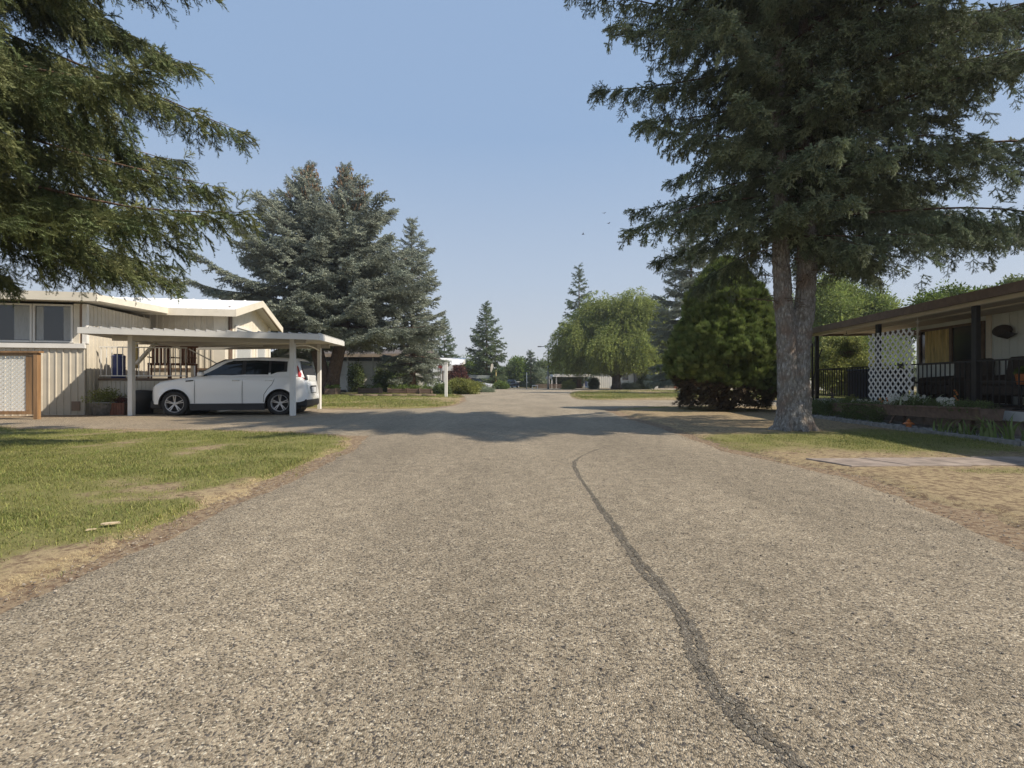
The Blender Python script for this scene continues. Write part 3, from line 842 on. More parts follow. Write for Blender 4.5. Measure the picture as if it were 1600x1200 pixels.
# --- big double-trunked spruce on the right
BX, BY = 5.18, 8.95
def rf_big(h):
    if h < 7.5: return float(np.interp(h, [3.3, 4.3, 5.5, 7.5], [2.1, 2.35, 2.6, 2.6])) + .2 * math.sin(h * 1.9)
    return 2.8 * max(0.05, (14.2 - h) / 6.7) ** .75
t_big, n1 = conifer('spruce_tree', 'big dark spruce with two fused grey trunks on the right lawn', BX, BY, 14.2, 3.45, rf_big, T_a, M_nd_a, S=.33, per_m=8.2, pitch=(.04, .55), sag=.46, tipup=.22,
                    seed=11, tr=.2, bark=M_barkd, azf=lambda a, h: 1 + .75 * max(0, math.cos(a)) + (.55 if h > 7.4 and math.cos(a) > -.35 else -.25 if h < 5.8 or math.cos(a) < -.25 else .4) * max(0, -math.sin(a)), hang=.95, dens=1.05, thick=.5, limb_r=.022, trunk_obj=1, wid=.32, barein=.06, trunks=((-.25, 0), (.23, .05)))
mb = MB()
def trunk_pts(xs_):
    return [Vector(p) for p in xs_]
mb.tube(trunk_pts([(-.10, 0, -.1), (-.09, 0, .4), (-.10, 0, 1.0), (-.13, 0, 1.7), (-.18, 0, 2.3), (-.23, 0, 3.0), (-.30, 0, 6), (-.28, 0, 9), (-.25, 0, 13.9)]), [.27, .195, .175, .165, .155, .145, .12, .08, .02], 18, noise=.08, seed=1)
mb.tube(trunk_pts([(.10, .02, -.1), (.11, .02, .4), (.11, .03, 1.0), (.15, .03, 1.7), (.22, .04, 2.3), (.28, .05, 3.0), (.25, .05, 6), (.24, .05, 9), (.23, .05, 13.9)]), [.27, .20, .18, .17, .165, .16, .13, .08, .02], 18, noise=.08, seed=2)
for a, L in ((.1, .46), (-.6, .36), (-1.5, .30), (-2.4, .36), (3.1, .44), (2.3, .34), (1.2, .34)):
    d = Vector((math.cos(a), math.sin(a), 0))
    mb.tube([Vector((0, 0, .5)) + d * .12, Vector((0, 0, .25)) + d * .19, Vector((0, 0, .06)) + d * .27, d * (L + .10) + Vector((0, 0, -.05))], [.10, .12, .10, .04], 10)
tk = mb.build('trunk', M_bark, t_big)
md = tk.modifiers.new('weld', 'REMESH'); md.mode = 'VOXEL'; md.voxel_size = .035; md.use_smooth_shade = True
tx = bpy.data.textures.new('bark_relief', 'CLOUDS'); tx.noise_scale = .11; tx.noise_depth = 4
md = tk.modifiers.new('bark', 'DISPLACE'); md.texture = tx; md.strength = .07; md.mid_level = .5
# dead twigs low on the trunks
mb = MB(); r_ = random.Random(3)
for i in range(46):
    h = r_.uniform(2.2, 4.5); a = r_.random() * 6.28; L = r_.uniform(.2, .9); p = Vector(((-.24 if r_.random() < .5 else .22), 0, h)); d = Vector((math.cos(a), math.sin(a), r_.uniform(-.4, .2)))
    q = p + d * L
    mb.tube([p, p + d * L * .5 + Vector((0, 0, .03)), q], [.012, .008, .003], 4, cap=False)
    for k in range(3):
        e = p + d * L * r_.uniform(.3, .9); mb.tube([e, e + Vector((r_.uniform(-.2, .2), r_.uniform(-.2, .2), r_.uniform(-.2, .1)))], [.005, .002], 3, cap=False)
mb.build('dead_twig', M_twig, t_big)['kind'] = 'stuff'

# --- spruce whose boughs hang in from the left edge
def rf_left(h):
    if h < 8: return float(np.interp(h, [3, 4, 5, 5.8, 8], [3.3, 3.5, 3.4, 3.2, 3.2])) + .2 * math.sin(h * 2.3)
    return 3.5 * max(.05, (15 - h) / 7.0) ** .8
t_l, n2 = conifer('spruce_tree', 'spruce at the left edge whose drooping boughs hang in front of the house', -7.4, 5.8, 14, 2.9, rf_left, T_b, M_nd_b, S=.36, per_m=9.5, pitch=(.02, .4), sag=.50, tipup=.30,
                  seed=23, tr=.34, bark=M_barkd, hang=.8, dens=1.25, thick=.6, limb_r=.026, wid=.36, barein=.05, azf=lambda a, h: 1 + .10 * math.cos(a) - .3 * max(0, -math.sin(a)))

# --- blue spruces on the left
Z1 = 36.0
bx = X_at(512, Z1)
def rf_blue(h):
    f = (h - 1.5) / (16.4 - 1.5)
    return float(np.interp(f, [0, .12, .45, .62, .78, .86, 1], [4.8, 6.6, 5.5, 3.9, 2.0, 1.15, .15])) * (.9 + .1 * math.sin(h * 3))
t1, n3 = conifer('blue_spruce', 'tall blue spruce with two cone-laden tops behind the carport', bx, Z1, 17.0, 4.1, rf_blue, T_c, M_nd_c, S=.85, per_m=9, pitch=(.0, .85), sag=.26, tipup=.22, seed=31, tr=.52,
                 hang=.3, dens=1.0, limb_r=.06, trunks=((-1.35, 0), (1.2, .3)), cones=(.66, 4), wid=.5, bark=M_barkd)
Z2 = 42.0
def rf_blue2(h):
    f = (h - 1) / 13.9
    return 3.4 * max(.05, (1 - f)) ** .8 * min(1, .55 + f * 2.2)
conifer('blue_spruce', 'smaller blue spruce standing right of the double-topped one', X_at(644, Z2), Z2, 14.9, 1.4, rf_blue2, T_c, M_nd_c, S=.85, per_m=6, pitch=(-.2, .7), sag=.2, tipup=.2, seed=33, tr=.3, hang=.25, limb_r=.07, bark=M_barkd)
# --- conifers further off
def far_con(label, px, ytop, ybase, half_px, seed, tw=T_d, mN=M_nd_d, S=1.15, per_m=5.5, h0f=.10, p=.85, **kw):
    Z = FPX * CAMH / (ybase - HORIZON); H = H_at(ytop, Z); Rm = half_px * Z / FPX
    return conifer('conifer', label, X_at(px, Z), Z, H, H * h0f, lambda h: Rm * max(.04, (1 - (h - H * h0f) / (H * (1 - h0f)))) ** p, tw, mN, S=S, per_m=per_m, seed=seed, tr=.03 * H * .6, bark=M_barkd, **kw)
far_con('dark conifer behind the white roofed carport, right of the blue spruces', 694, 497, 606.9, 27, 41, pitch=(0, .6), sag=.15)
far_con('tall pointed conifer left of the road beyond the parked cars', 760, 474, 607.5, 37, 42, pitch=(-.2, .5), sag=.2, tipup=.2, per_m=6)
far_con('narrow far conifer in the distant tree line at the end of the road', 829, 549, 606, 13, 43, S=1.3)
far_con('tall narrow spruce rising behind the willow', 905, 416, 606.5, 36, 44, pitch=(-.2, .35), sag=.2, tipup=.22, per_m=3.4, S=1.25, p=.75)
far_con('small dark conifer top behind the beige house roof', 283, 443, 612, 24, 45, per_m=4)
Z3 = 40.0
conifer('conifer', 'dark spruce between the willow and the cedar bush', X_at(1080, Z3), Z3, H_at(345, Z3), 1.0, lambda h: 3.9 * max(.05, 1 - (h - 1) / 13.5) ** .7, T_c, leafmat('dark_blue_needles', (.06, .09, .07), (.12, .15, .11), transl=.15), S=.8, per_m=6, seed=47, tr=.3, bark=M_barkd, pitch=(-.2, .5), sag=.2, tipup=.2)

# --- broadleaf trees from overlapping lobes
M_lf_g = leafmat('leaf_green', (.09, .155, .03), (.165, .22, .05), rv=.35, hue=.02, transl=.35)
M_lf_d = leafmat('leaf_dark', (.10, .145, .055), (.16, .20, .075), rv=.35, hue=.02, transl=.3)
M_lf_w = leafmat('willow_leaf', (.17, .22, .055), (.30, .34, .10), rv=.3, hue=.015, transl=.4)
M_lf_r = leafmat('plum_leaf', (.085, .03, .03), (.14, .05, .04), rv=.35, transl=.25)
M_lf_y = leafmat('yellowish_leaf', (.17, .20, .05), (.26, .27, .08), rv=.3, transl=.3)
M_lf_s = leafmat('sage_leaf', (.17, .22, .15), (.26, .30, .20), rv=.25, transl=.2)
T_leaf = leaf_cluster('leaf_cluster', M_lf_g, 30, .55, .26, .14, 1)
T_leafd = leaf_cluster('dark_leaf_cluster', M_lf_d, 30, .55, .26, .14, 2)
T_leafr = leaf_cluster('plum_leaf_cluster', M_lf_r, 26, .55, .26, .14, 3)
T_leafy = leaf_cluster('yellow_leaf_cluster', M_lf_y, 30, .5, .24, .11, 4)
T_leafs = leaf_cluster('sage_leaf_cluster', M_lf_s, 34, .5, .24, .07, 5)
T_wil = willow_strand('willow_strand', M_lf_w, 60, 1)

def lobes_cloud(lobes, n, seed, shell=.55, zmin=None):
    """points spread through the outer part of several ellipsoids (cx,cy,cz,rx,ry,rz)"""
    r = np.random.RandomState(seed); w_ = np.array([l[3] * l[4] + l[4] * l[5] for l in lobes]); w_ = w_ / w_.sum(); P = []; D = []
    for l, k in zip(lobes, (w_ * n).astype(int)):
        d = r.normal(size=(k, 3)); d /= np.linalg.norm(d, axis=1)[:, None]
        rad = shell + (1 - shell) * r.rand(k) ** .6
        # dents and bulges
        bump = 1 + .22 * np.sin(d[:, 0] * 5 + l[0]) * np.cos(d[:, 1] * 4 + l[1]) + .13 * np.sin(d[:, 2] * 9 + l[2]) + r.normal(0, .05, k)
        p = np.array(l[:3]) + d * rad[:, None] * bump[:, None] * np.array(l[3:6])
        P.append(p); D.append(d)
    P = np.concatenate(P); D = np.concatenate(D)
    if zmin is not None: k = P[:, 2] > zmin; P = P[k]; D = D[k]
    return P, D, r
def limbs_to(t, base, h_split, tr, ends, m, seed=1, nm='trunk', n0=10):
    r = random.Random(seed); mb = MB()
    B = Vector((base[0], base[1], 0)); top = B + Vector((0, 0, h_split))
    mb.tube([B + Vector((0, 0, -.1)), B + Vector((.02, 0, h_split * .3)), top], [tr * 1.35, tr, tr * .85], n0, noise=.1, seed=seed)
    for e in ends:
        e = Vector(e); mid = top.lerp(e, .45) + Vector((r.uniform(-.3, .3), r.uniform(-.3, .3), .12 * (e - top).length)) * .5
        L = (e - top).length
        mb.tube([top - Vector((0, 0, tr * .8)), top.lerp(mid, .5) + Vector((0, 0, .03 * L)), mid, mid.lerp(e, .5), e], [tr * .55, tr * .42, tr * .3, tr * .18, .01], 7, cap=False)
        for k in range(4):
            f = r.uniform(.35, .95); s_ = mid.lerp(e, f); q = s_ + Vector((r.uniform(-1, 1), r.uniform(-1, 1), r.uniform(-.2, .9))) * L * .28
            mb.tube([s_, s_.lerp(q, .5) + Vector((0, 0, .05)), q], [tr * .14, tr * .08, .006], 5, cap=False)
    return mb.build(nm, m, t, world=True)
def leafy(name, label, cat, x, y, lobes, n, S, tw, mL, seed, tr=.2, hs=1.5, bark=None, group=None, shell=.55, zmin=.1, flat=False):
    """lobes relative to the base"""
    t = thing(name, label, cat, (x, y, 0), 0, group)
    LB = [(l[0] + x, l[1] + y, l[2], l[3], l[4], l[5]) for l in lobes]
    P, D, r = lobes_cloud(LB, n, seed, shell, zmin)
    if tr: limbs_to(t, (x, y), hs, tr, [(l[0], l[1], l[2] + l[5] * .2) for l in LB], bark or M_barkg, seed)
    X = D + r.normal(0, .5, D.shape)
    foliage('crown' if cat == 'tree' else 'foliage', P, X, r.normal(size=D.shape), S * r.uniform(.6, 1.25, len(P)), tw, mL, t)
    return t

# willow
Zw = 66.0; wx = X_at(963, Zw); s_ = Zw / FPX
def pxl(px, py, hw, hh, dy=0, Z=Zw, x0=wx):
    """lobe from photograph extents, as a ball at its real distance"""
    q = Z / FPX
    return ((px - 800) * q - x0, dy, CAMH + (HORIZON - py) * q, hw * q, hw * q * .9, hh * q)
wl = [pxl(905, 535, 36, 42), pxl(945, 495, 40, 40, 1), pxl(990, 490, 42, 38, -1), pxl(960, 545, 50, 40, -3), pxl(1015, 510, 28, 45, 1), pxl(880, 565, 20, 30, 0), pxl(925, 560, 35, 32, 3), pxl(1008, 560, 32, 24, -2), pxl(1035, 572, 20, 12, -2)]
t = thing('willow_tree', 'broad pale green willow in front of the white building', 'tree', (wx, Zw, 0))
LB = [(l[0] + wx, l[1] + Zw, *l[2:]) for l in wl]
P, D, r = lobes_cloud(LB, 5200, 71, .35, 3.9)
limbs_to(t, (wx, Zw), 2.0, .62, [(l[0], l[1], l[2]) for l in LB], M_barkg, 5)
foliage('crown', P, np.stack([D[:, 0] * .45 + r.normal(0, .18, len(D)), D[:, 1] * .45, -1 + .9 * np.clip(D[:, 2], -.3, 1)], 1), D + r.normal(0, .3, D.shape), 2.3 * r.uniform(.5, 1.15, len(P)), T_wil, M_lf_w, t)

# pale green tree behind the right-hand house
Zg = 34.0; gx = X_at(1320, Zg)
def rel(px, py, hw, hh, dy=0): return pxl(px, py, hw, hh, dy, Zg, gx)
leafy('leafy_tree', 'pale green leafy tree behind the porch beside the big spruce trunk', 'tree', gx, Zg,
      [rel(1290, 500, 42, 58), rel(1330, 490, 40, 48, 1), rel(1365, 500, 30, 45, 0), rel(1310, 560, 62, 45, -1), rel(1385, 545, 40, 40, 1)], 3800, 1.0, leaf_cluster('pale_leaf_cluster', leafmat('pale_leaf', (.17, .24, .06), (.27, .32, .10), rv=.3, transl=.4), 34, .55, .24, .08, 9), MATS['pale_leaf'], 72, .3, 1.6)
Zg = 24.0; gx = X_at(1480, Zg)
leafy('leafy_tree', 'sparse leafy tree showing above the brown porch roof', 'tree', gx, Zg,
      [rel(1450, 480, 24, 18), rel(1500, 468, 26, 22, .5), rel(1540, 470, 20, 18, 0), rel(1430, 505, 20, 22), rel(1495, 510, 50, 30)], 850, .62, T_leaf, M_lf_g, 73, .15, 2.0, shell=.3)
gx = X_at(1590, Zg)
leafy('leafy_tree', 'leafy tree top at the right edge above the roof', 'tree', gx, Zg, [rel(1585, 452, 18, 14), rel(1605, 470, 26, 22, .5)], 260, .6, T_leafd, M_lf_d, 74, .12, 2.2, shell=.3)
# mixed hedge/trees under the porch roof line on the left of the posts
Zg = 22.0; gx = X_at(1300, Zg)
leafy('garden_shrub', 'tall yellowish green shrub seen through the porch end', 'shrub', gx, Zg, [rel(1290, 575, 25, 30), rel(1325, 560, 30, 36, .4), rel(1345, 585, 25, 25, -.3)], 1100, .5, T_leafy, M_lf_y, 75, .06, .5)

# arborvitae
Za = 15.9; ax_ = X_at(1133, Za)
M_arb = leafmat('cedar_foliage', (.155, .215, .07), (.25, .30, .105), rv=.3, hue=.015, transl=.2)
M_arbd = leafmat('cedar_dead_foliage', (.13, .095, .06), (.22, .17, .10), rv=.35, transl=.1)
def fan(name, m, seed):
    r = random.Random(seed); vs = []; fs = []
    for k in range(5):
        oy = r.uniform(-.25, .25); oz = r.uniform(-.15, .15); a0 = r.uniform(-.5, .5)
        for i in range(9):
            a = a0 + (i - 4) * .17; l_ = r.uniform(.45, .85) * (1 - abs(i - 4) * .08)
            st = Vector((r.uniform(0, .15), oy, oz)); d = Vector((math.cos(a), math.sin(a) * .8, math.sin(a) * .5 + r.uniform(-.15, .15)))
            s_ = Vector((-d.y, d.x, r.uniform(-.5, .5))).normalized() * .035; k0 = len(vs)
            vs += [st[:], (st + d * l_ * .6 + s_)[:], (st + d * l_)[:], (st + d * l_ * .6 - s_)[:]]; fs.append((k0, k0 + 1, k0 + 2, k0 + 3))
    return twig_object(name, vs, fs, m)
T_arb = fan('cedar_fan', M_arb, 1); T_arbd = fan('dead_cedar_fan', M_arbd, 2)
t = thing('arborvitae', 'dense egg-shaped green cedar bush with a brown dead skirt', 'bush', (ax_, Za, 0))
r = np.random.RandomState(9); n = 15000
z = r.uniform(.12, 4.85, n) ; az = r.uniform(0, 6.283, n)
def arb_r(z): return 1.66 * np.where(z < 1.6, .70 + .30 * np.sin(np.clip(z / 1.6, 0, 1) * 1.57), np.clip(1 - ((z - 1.6) / 3.30) ** 1.25, 0, 1) ** .62)
lump = 1 + .10 * r.rand(n) ** 3 + .22 * (fbm(az * 2 + 40, z * 1.3, .8, 5) - .5) * 2 + .15 * (fbm(az * 6 + 90, z * 4, .9, 6) - .5) * 2
rad = arb_r(z) * lump * (1 - .22 * r.rand(n) ** 2)
P = np.stack([ax_ + rad * np.cos(az), Za + rad * np.sin(az), z], 1)
Dn = np.stack([np.cos(az) * .75, np.sin(az) * .75, r.uniform(.35, 1.3, n)], 1) + r.normal(0, .2, (n, 3))
low = z + .5 * (fbm(az * 3 + 9, z, .8, 3) - .5) + .25 * np.cos(az) < .78
foliage('foliage', P[~low], Dn[~low], np.stack([np.cos(az), np.sin(az), 0 * az], 1)[~low] + r.normal(0, .4, (n, 3))[~low], .27 * r.uniform(.6, 1.2, (~low).sum()), T_arb, M_arb, t)
lo = low & (r.rand(n) < .55)
Dl = Dn.copy(); Dl[:, 2] = r.uniform(-.5, .5, n)
foliage('dead_foliage', P[lo], Dl[lo], Dn[lo], .24 * r.uniform(.5, 1.2, lo.sum()), T_arbd, M_arbd, t)
mb = MB(); rr_ = random.Random(2)
for i in range(26):
    a = rr_.random() * 6.28; q = rr_.uniform(.6, 1.5)
    mb.tube([Vector((math.cos(a) * .12, math.sin(a) * .12, -.05)), Vector((math.cos(a) * q * .4, math.sin(a) * q * .4, .3 + .2 * q)), Vector((math.cos(a) * q, math.sin(a) * q, rr_.uniform(.2, 1.8)))], [.05, .03, .008], 5, cap=False)
mb.tube([Vector((0, 0, -.1)), Vector((0, 0, 1.5)), Vector((0, 0, 4.2))], [.16, .12, .03], 8)
mb.build('stems', M_barkd, t)

# shrubs and small trees on the left
def shrub(name, label, px, py, hw, top, n, S, tw, mL, seed, group=None, cat='shrub', extra=()):
    Z = FPX * CAMH / (py - HORIZON); x = X_at(px, Z); q = Z / FPX; Ht = H_at(top, Z)
    lb = [(0, 0, Ht * .5, hw * q, hw * q * .8, Ht * .52), (-hw * q * .45, .3, Ht * .42, hw * q * .6, hw * q * .6, Ht * .42), (hw * q * .45, -.2, Ht * .4, hw * q * .6, hw * q * .6, Ht * .42)]
    return leafy(name, label, cat, x, Z, lb, n, S, tw, mL, seed, .05, Ht * .3, M_twig, group, .45, .02)
shrub('shrub', 'rounded yellow green shrub right behind the white sign post', 722, 616, 24, 595, 900, .42, T_leafy, M_lf_y, 81)
shrub('shrub', 'low dark green shrub at the foot of the white sign post', 690, 617.5, 12, 601, 450, .35, T_leafd, M_lf_d, 82)
shrub('shrub', 'small olive shrub right of the yellow green one', 743, 612.5, 16, 599.5, 450, .45, T_leafy, M_lf_y, 83)
shrub('shrub', 'spreading sage green juniper at the road edge', 757, 613.2, 15, 606, 420, .35, T_leafs, M_lf_s, 84)
shrub('plum_tree', 'dark red plum tree behind the sign post', 717, 610.0, 13, 570, 420, .6, T_leafr, M_lf_r, 85, cat='tree')
shrub('shrub', 'clipped green hedge ball by the thin pole', 782, 608.3, 10, 598.5, 300, .6, T_leaf, M_lf_g, 86)
shrub('leafy_tree', 'green leafy tree behind the distant grey carport', 735, 606.6, 24, 563, 600, 1.2, T_leaf, M_lf_g, 87, cat='tree')
shrub('shrub', 'bright green round bush in front of the far carport', 888, 608.6, 8, 596.5, 220, .6, T_leafy, M_lf_y, 88)
shrub('cypress_bush', 'dark egg-shaped bush by the corner of the white building', 928, 607.9, 5.5, 592, 240, .7, T_leafd, M_lf_d, 89, cat='bush')
shrub('shrub', 'low grey green shrub below the window of the white building', 985, 608.3, 13, 599.5, 260, .7, T_leafs, M_lf_s, 90)
shrub('shrub', 'dark shrub between the white building and the red pillar', 1008, 608.3, 8, 588, 260, .8, T_leafd, M_lf_d, 91)
shrub('vine_shrub', 'sprawling dark shrub in front of the pale lattice fence', 618, 612.6, 30, 572, 1500, .7, T_leafd, M_lf_d, 92)
shrub('shrub', 'olive shrub growing left of the distant white car', 652, 612.2, 10, 580, 350, .6, T_leaf, M_lf_g, 93)
shrub('vine_shrub', 'climbing vine on the lattice fence right of the spruce trunk', 556, 612.6, 10, 568, 260, .6, T_leafd, M_lf_d, 94)

# far tree line, one object per tree
rr_ = random.Random(12)
far_trees = [(808, 562, 14, 'leafy_tree', 'hazy bluish far tree at the left end of the gap'), (818, 573, 10, 'leafy_tree', 'brownish far tree in the gap'), (846, 566, 12, 'leafy_tree', 'far green tree right of the small conifer'),
             (858, 571, 9, 'leafy_tree', 'far green tree behind the street lamp'), (838, 579, 10, 'leafy_tree', 'low far tree in front of the small conifer'), (868, 577, 10, 'leafy_tree', 'low far tree behind the far white carport'),
             (850, 588, 9, 'leafy_tree', 'bushy far tree left of the lamp foot'), (795, 575, 10, 'leafy_tree', 'far tree tucked behind the tall pointed conifer')]
for i, (px, yt, hw, nm, lb) in enumerate(far_trees):
    Z = 98 + 5 * (i % 4); q = Z / FPX; Ht = H_at(yt, Z); x = X_at(px, Z)
    leafy(nm, lb, 'tree', x, Z, [(0, 0, Ht * .62, hw * q, hw * q, Ht * .4), (-hw * q * .4, 0, Ht * .4, hw * q * .7, hw * q * .7, Ht * .35), (hw * q * .4, 0, Ht * .35, hw * q * .7, hw * q * .7, Ht * .33)], 420, 1.7,
          (T_leaf, T_leafs, T_leafd)[i % 3], (M_lf_g, M_lf_s, M_lf_d)[i % 3], 100 + i, .25, Ht * .25, group='trees at the far end of the road')
# woods closing the view beyond the houses on both sides
r = np.random.RandomState(77)
def woods(x0, x1, y0, y1, n, hmax, label, seed):
    r = np.random.RandomState(seed); P = []
    nt_ = int((x1 - x0) / 6)
    for i in range(nt_):
        cx = x0 + (i + r.rand()) * (x1 - x0) / nt_; cy = r.uniform(y0, y1); Hh = hmax * r.uniform(.55, 1.0); rw = r.uniform(3, 5.5)
        d = r.normal(size=(n, 3)); d /= np.linalg.norm(d, axis=1)[:, None]
        P.append(np.array([cx, cy, Hh * .5]) + d * np.array([rw, rw, Hh * .5]) * (.6 + .4 * r.rand(n))[:, None])
    P = np.concatenate(P); P = P[P[:, 2] > .2]
    D = r.normal(size=P.shape)
    o = foliage('distant_woods', P, D, r.normal(size=P.shape), 2.1 * r.uniform(.7, 1.2, len(P)), T_leafd, M_lf_d)
    tag(o, label, 'woods', None, 'stuff')
woods(-150, -6, 112, 135, 160, 5.6, 'dark far woods beyond the houses on the left', 5)
woods(12, 150, 112, 135, 160, 6.5, 'dark far woods beyond the houses on the right', 6)
woods(-8, 14, 125, 140, 200, 5.5, 'pale far woods closing the end of the road', 7)
# ------------------------------------------------------------------ building materials
M_beige = mat('beige_siding', (.61, .56, .46), .6, var=.14, vscale=2.5, bump=.08, bscale=60)
M_beige2 = mat('cream_trim', (.74, .69, .58), .55, var=.1, vscale=3)
M_white = mat('white_paint', (.78, .77, .73), .5, var=.08, vscale=3, bump=.05)
M_whited = mat('weathered_white', (.70, .69, .65), .6, var=.2, vscale=5, bump=.1)
M_wroof = mat('white_metal_roof', (.80, .80, .79), .4, var=.06, vscale=2)
M_rib = mat('galvanised_roof', (.52, .52, .50), .45, var=.25, vscale=6, metal=.3)
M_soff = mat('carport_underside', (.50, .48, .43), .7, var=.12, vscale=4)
M_brown = mat('brown_trim', (.17, .115, .08), .6, var=.3, vscale=10)
M_glass = mat('window_glass', (.035, .04, .045), .06, spec=.8)
M_curt = mat('net_curtain', (.45, .47, .47), .8, var=.3, vscale=20, stretch=(8, 8, .3))
M_black = mat('black_metal', (.018, .018, .02), .5, var=.3, vscale=8)
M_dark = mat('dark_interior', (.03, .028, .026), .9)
M_cedar = mat('stained_cedar', (.36, .21, .10), .6, var=.45, vscale=6, stretch=(1, 1, .15), bump=.25, bscale=50)
M_redbrown = mat('red_brown_wood', (.24, .10, .06), .7, var=.4, vscale=8, bump=.2)
M_grey = mat('grey_siding', (.33, .36, .38), .7, var=.15, vscale=4)
M_droof = mat('dark_roof', (.13, .11, .095), .8, var=.3, vscale=10, bump=.2)
M_conc = mat('concrete_path', (.34, .28, .235), .9, var=.45, vscale=7, bump=.3, bscale=90)
M_stone = mat('grey_edging', (.30, .30, .29), .9, var=.45, vscale=14, bump=.5, bscale=50)
M_pgreen = mat('pale_green_siding', (.72, .77, .72), .65, var=.1, vscale=3)
M_deck = mat('deck_boards', (.20, .16, .13), .8, var=.4, vscale=10, bump=.3)
M_blue = mat('blue_plastic', (.03, .05, .19), .45)
M_navy = mat('dark_blue_box', (.022, .032, .055), .5, var=.3, vscale=5)
M_yel = mat('yellow_cloth', (.68, .54, .22), .8, var=.45, vscale=5, stretch=(3, 3, .5))
M_or = mat('terracotta', (.55, .18, .05), .6, var=.2, vscale=9)
M_wick = mat('dark_wicker', (.07, .055, .045), .7, var=.5, vscale=60, bump=.6, bscale=120)
M_tan = mat('tan_wall', (.30, .22, .16), .8, var=.2, vscale=4)
M_tbrown = mat('planter_wood', (.20, .14, .105), .8, var=.4, vscale=12, bump=.4)
M_soil = mat('potting_soil', (.05, .035, .025), 1)
M_pur = mat('purple_bin', (.025, .028, .035), .5, var=.2)
M_petw = leafmat('white_petals', (.78, .77, .72), (.7, .7, .62), rv=.1, hue=0, transl=.3)
M_peto = leafmat('orange_petals', (.65, .16, .05), (.7, .35, .05), rv=.2, transl=.2)
M_iris = leafmat('iris_leaf', (.14, .20, .06), (.22, .27, .10), rv=.25, transl=.3)

YAW = math.atan2(.181, .983)
def frame(ox, oy, yaw):
    M = Matrix.Translation((ox, oy, 0)) @ Matrix.Rotation(yaw, 4, 'Z')
    def s_at(px, ly=0.0):
        """local x whose pixel column is px on the line local y = ly"""
        o = M @ Vector((0, ly, 0)); d = M.to_3x3() @ Vector((1, 0, 0)); k = (px - 800) / FPX
        return (k * o.y - o.x) / (d.x - k * d.y)
    def z_at(lx, ly, py):
        p = M @ Vector((lx, ly, 0)); return CAMH + (HORIZON - py) * p.y / FPX
    return M, s_at, z_at

def ribbed(mb, x0, x1, y, z0, z1, pitch=.19, rib=.045, d=.022, axis='x', zt=None):
    """vertical ribbed metal siding; zt(x) gives the top edge"""
    n = max(1, int(round((x1 - x0) / pitch))); p = (x1 - x0) / n; pr = []
    for i in range(n):
        a = x0 + i * p
        pr += [(a, 0), (a + p - rib * 1.7, 0), (a + p - rib * 1.35, -d), (a + p - rib * .35, -d)]
    pr.append((x1, 0))
    vs = []
    for a, o in pr:
        t = zt(a) if zt else z1
        if axis == 'x': vs += [(a, y + o, z0), (a, y + o, t)]
        else: vs += [(y - o, a, z0), (y - o, a, t)]
    mb.add(vs, [(2 * i, 2 * i + 2, 2 * i + 3, 2 * i + 1) for i in range(len(pr) - 1)])
    return mb

def window(parent, x0, x1, z0, z1, y=-.03, fw=.06, mull=0, m=M_white, glass=M_glass, curtain=False, T=None, label=None, rail=None):
    """framed window in a wall facing local -y"""
    T = T or Matrix.Identity(4)
    f = MB()
    f.box(x0 - fw, x0, y - .03, y + .03, z0 - fw, z1 + fw); f.box(x1, x1 + fw, y - .03, y + .03, z0 - fw, z1 + fw)
    f.box(x0 + .001, x1 - .001, y - .028, y + .03, z1, z1 + fw); f.box(x0 + .001, x1 - .001, y - .04, y + .03, z0 - fw, z0)
    for i in range(mull):
        q = x0 + (x1 - x0) * (i + 1) / (mull + 1); f.box(q - .02, q + .02, y - .02, y + .02, z0 + .001, z1 - .001)
    if rail: f.box(x0 + .001, x1 - .001, y - .018, y + .02, rail - .02, rail + .02)
    fo = f.xf(T).build('window', m, parent)
    if label: fo['label'] = label
    MB().box(x0 + .002, x1 - .002, y + .004, y + .012, z0 + .002, z1 - .002).xf(T).build('pane', glass, fo)
    if curtain:
        n = 16
        for a, b in ((x0 + .02, x0 + (x1 - x0) * .22), (x1 - (x1 - x0) * .22, x1 - .02)):
            vs = []; c = MB()
            for i in range(n + 1):
                q = a + (b - a) * i / n; vs += [(q, y + .0 + (.001 if i % 2 else .003), z0 + .02), (q, y + (.001 if i % 2 else .003), z1 - .02)]
            c.add(vs, [(2 * i, 2 * i + 2, 2 * i + 3, 2 * i + 1) for i in range(n)])
            c.xf(T).build('curtain', M_curt, fo)
    return fo

# ================================================================== beige house on the left
HM, hs_at, hz_at = frame(-10.32, 17.5, YAW)
t = thing('house', 'beige mobile home with ribbed siding and a white low-pitched roof', 'house', (-10.32, 17.5, 0), YAW)
HD = 5.1
mb = MB(); ribbed(mb, -16, -.38, 0, 1.42, 3.42, .2, .05, .03); mb.build('wall', M_beige, t)
MB().box(-.38, .0, -.012, .05, .3, 3.38).build('corner_board', M_beige2, t)
MB().box(-16, -.39, .01, .1, .3, 1.36).build('skirting', M_beige, t)
MB().box(-16, .005, -.035, .04, 1.36, 1.42).build('skirting_rail', M_brown, t)
ztop = lambda y: 3.42 + .8 * (1 - abs(y - HD / 2) / (HD / 2))
mb = MB()
ribbed(mb, 0.02, HD, 0.0, .3, 3.4, .4, .03, .01, 'y', ztop); mb.build('gable_wall', M_beige2, t)
MB().box(.012, .05, .28, .55, .3, 3.7).build('corner_post', M_brown, t)
MB().box(.012, .06, HD - .12, HD + .02, .3, 3.42).build('corner_trim', M_white, t)
R90 = Matrix.Rotation(R(90), 4, 'Z')
window(t, .95, 2.5, 1.7, 3.0, -.04, .08, 0, M_white, M_curt, T=Matrix.Translation((0, 0, 0)) @ R90)
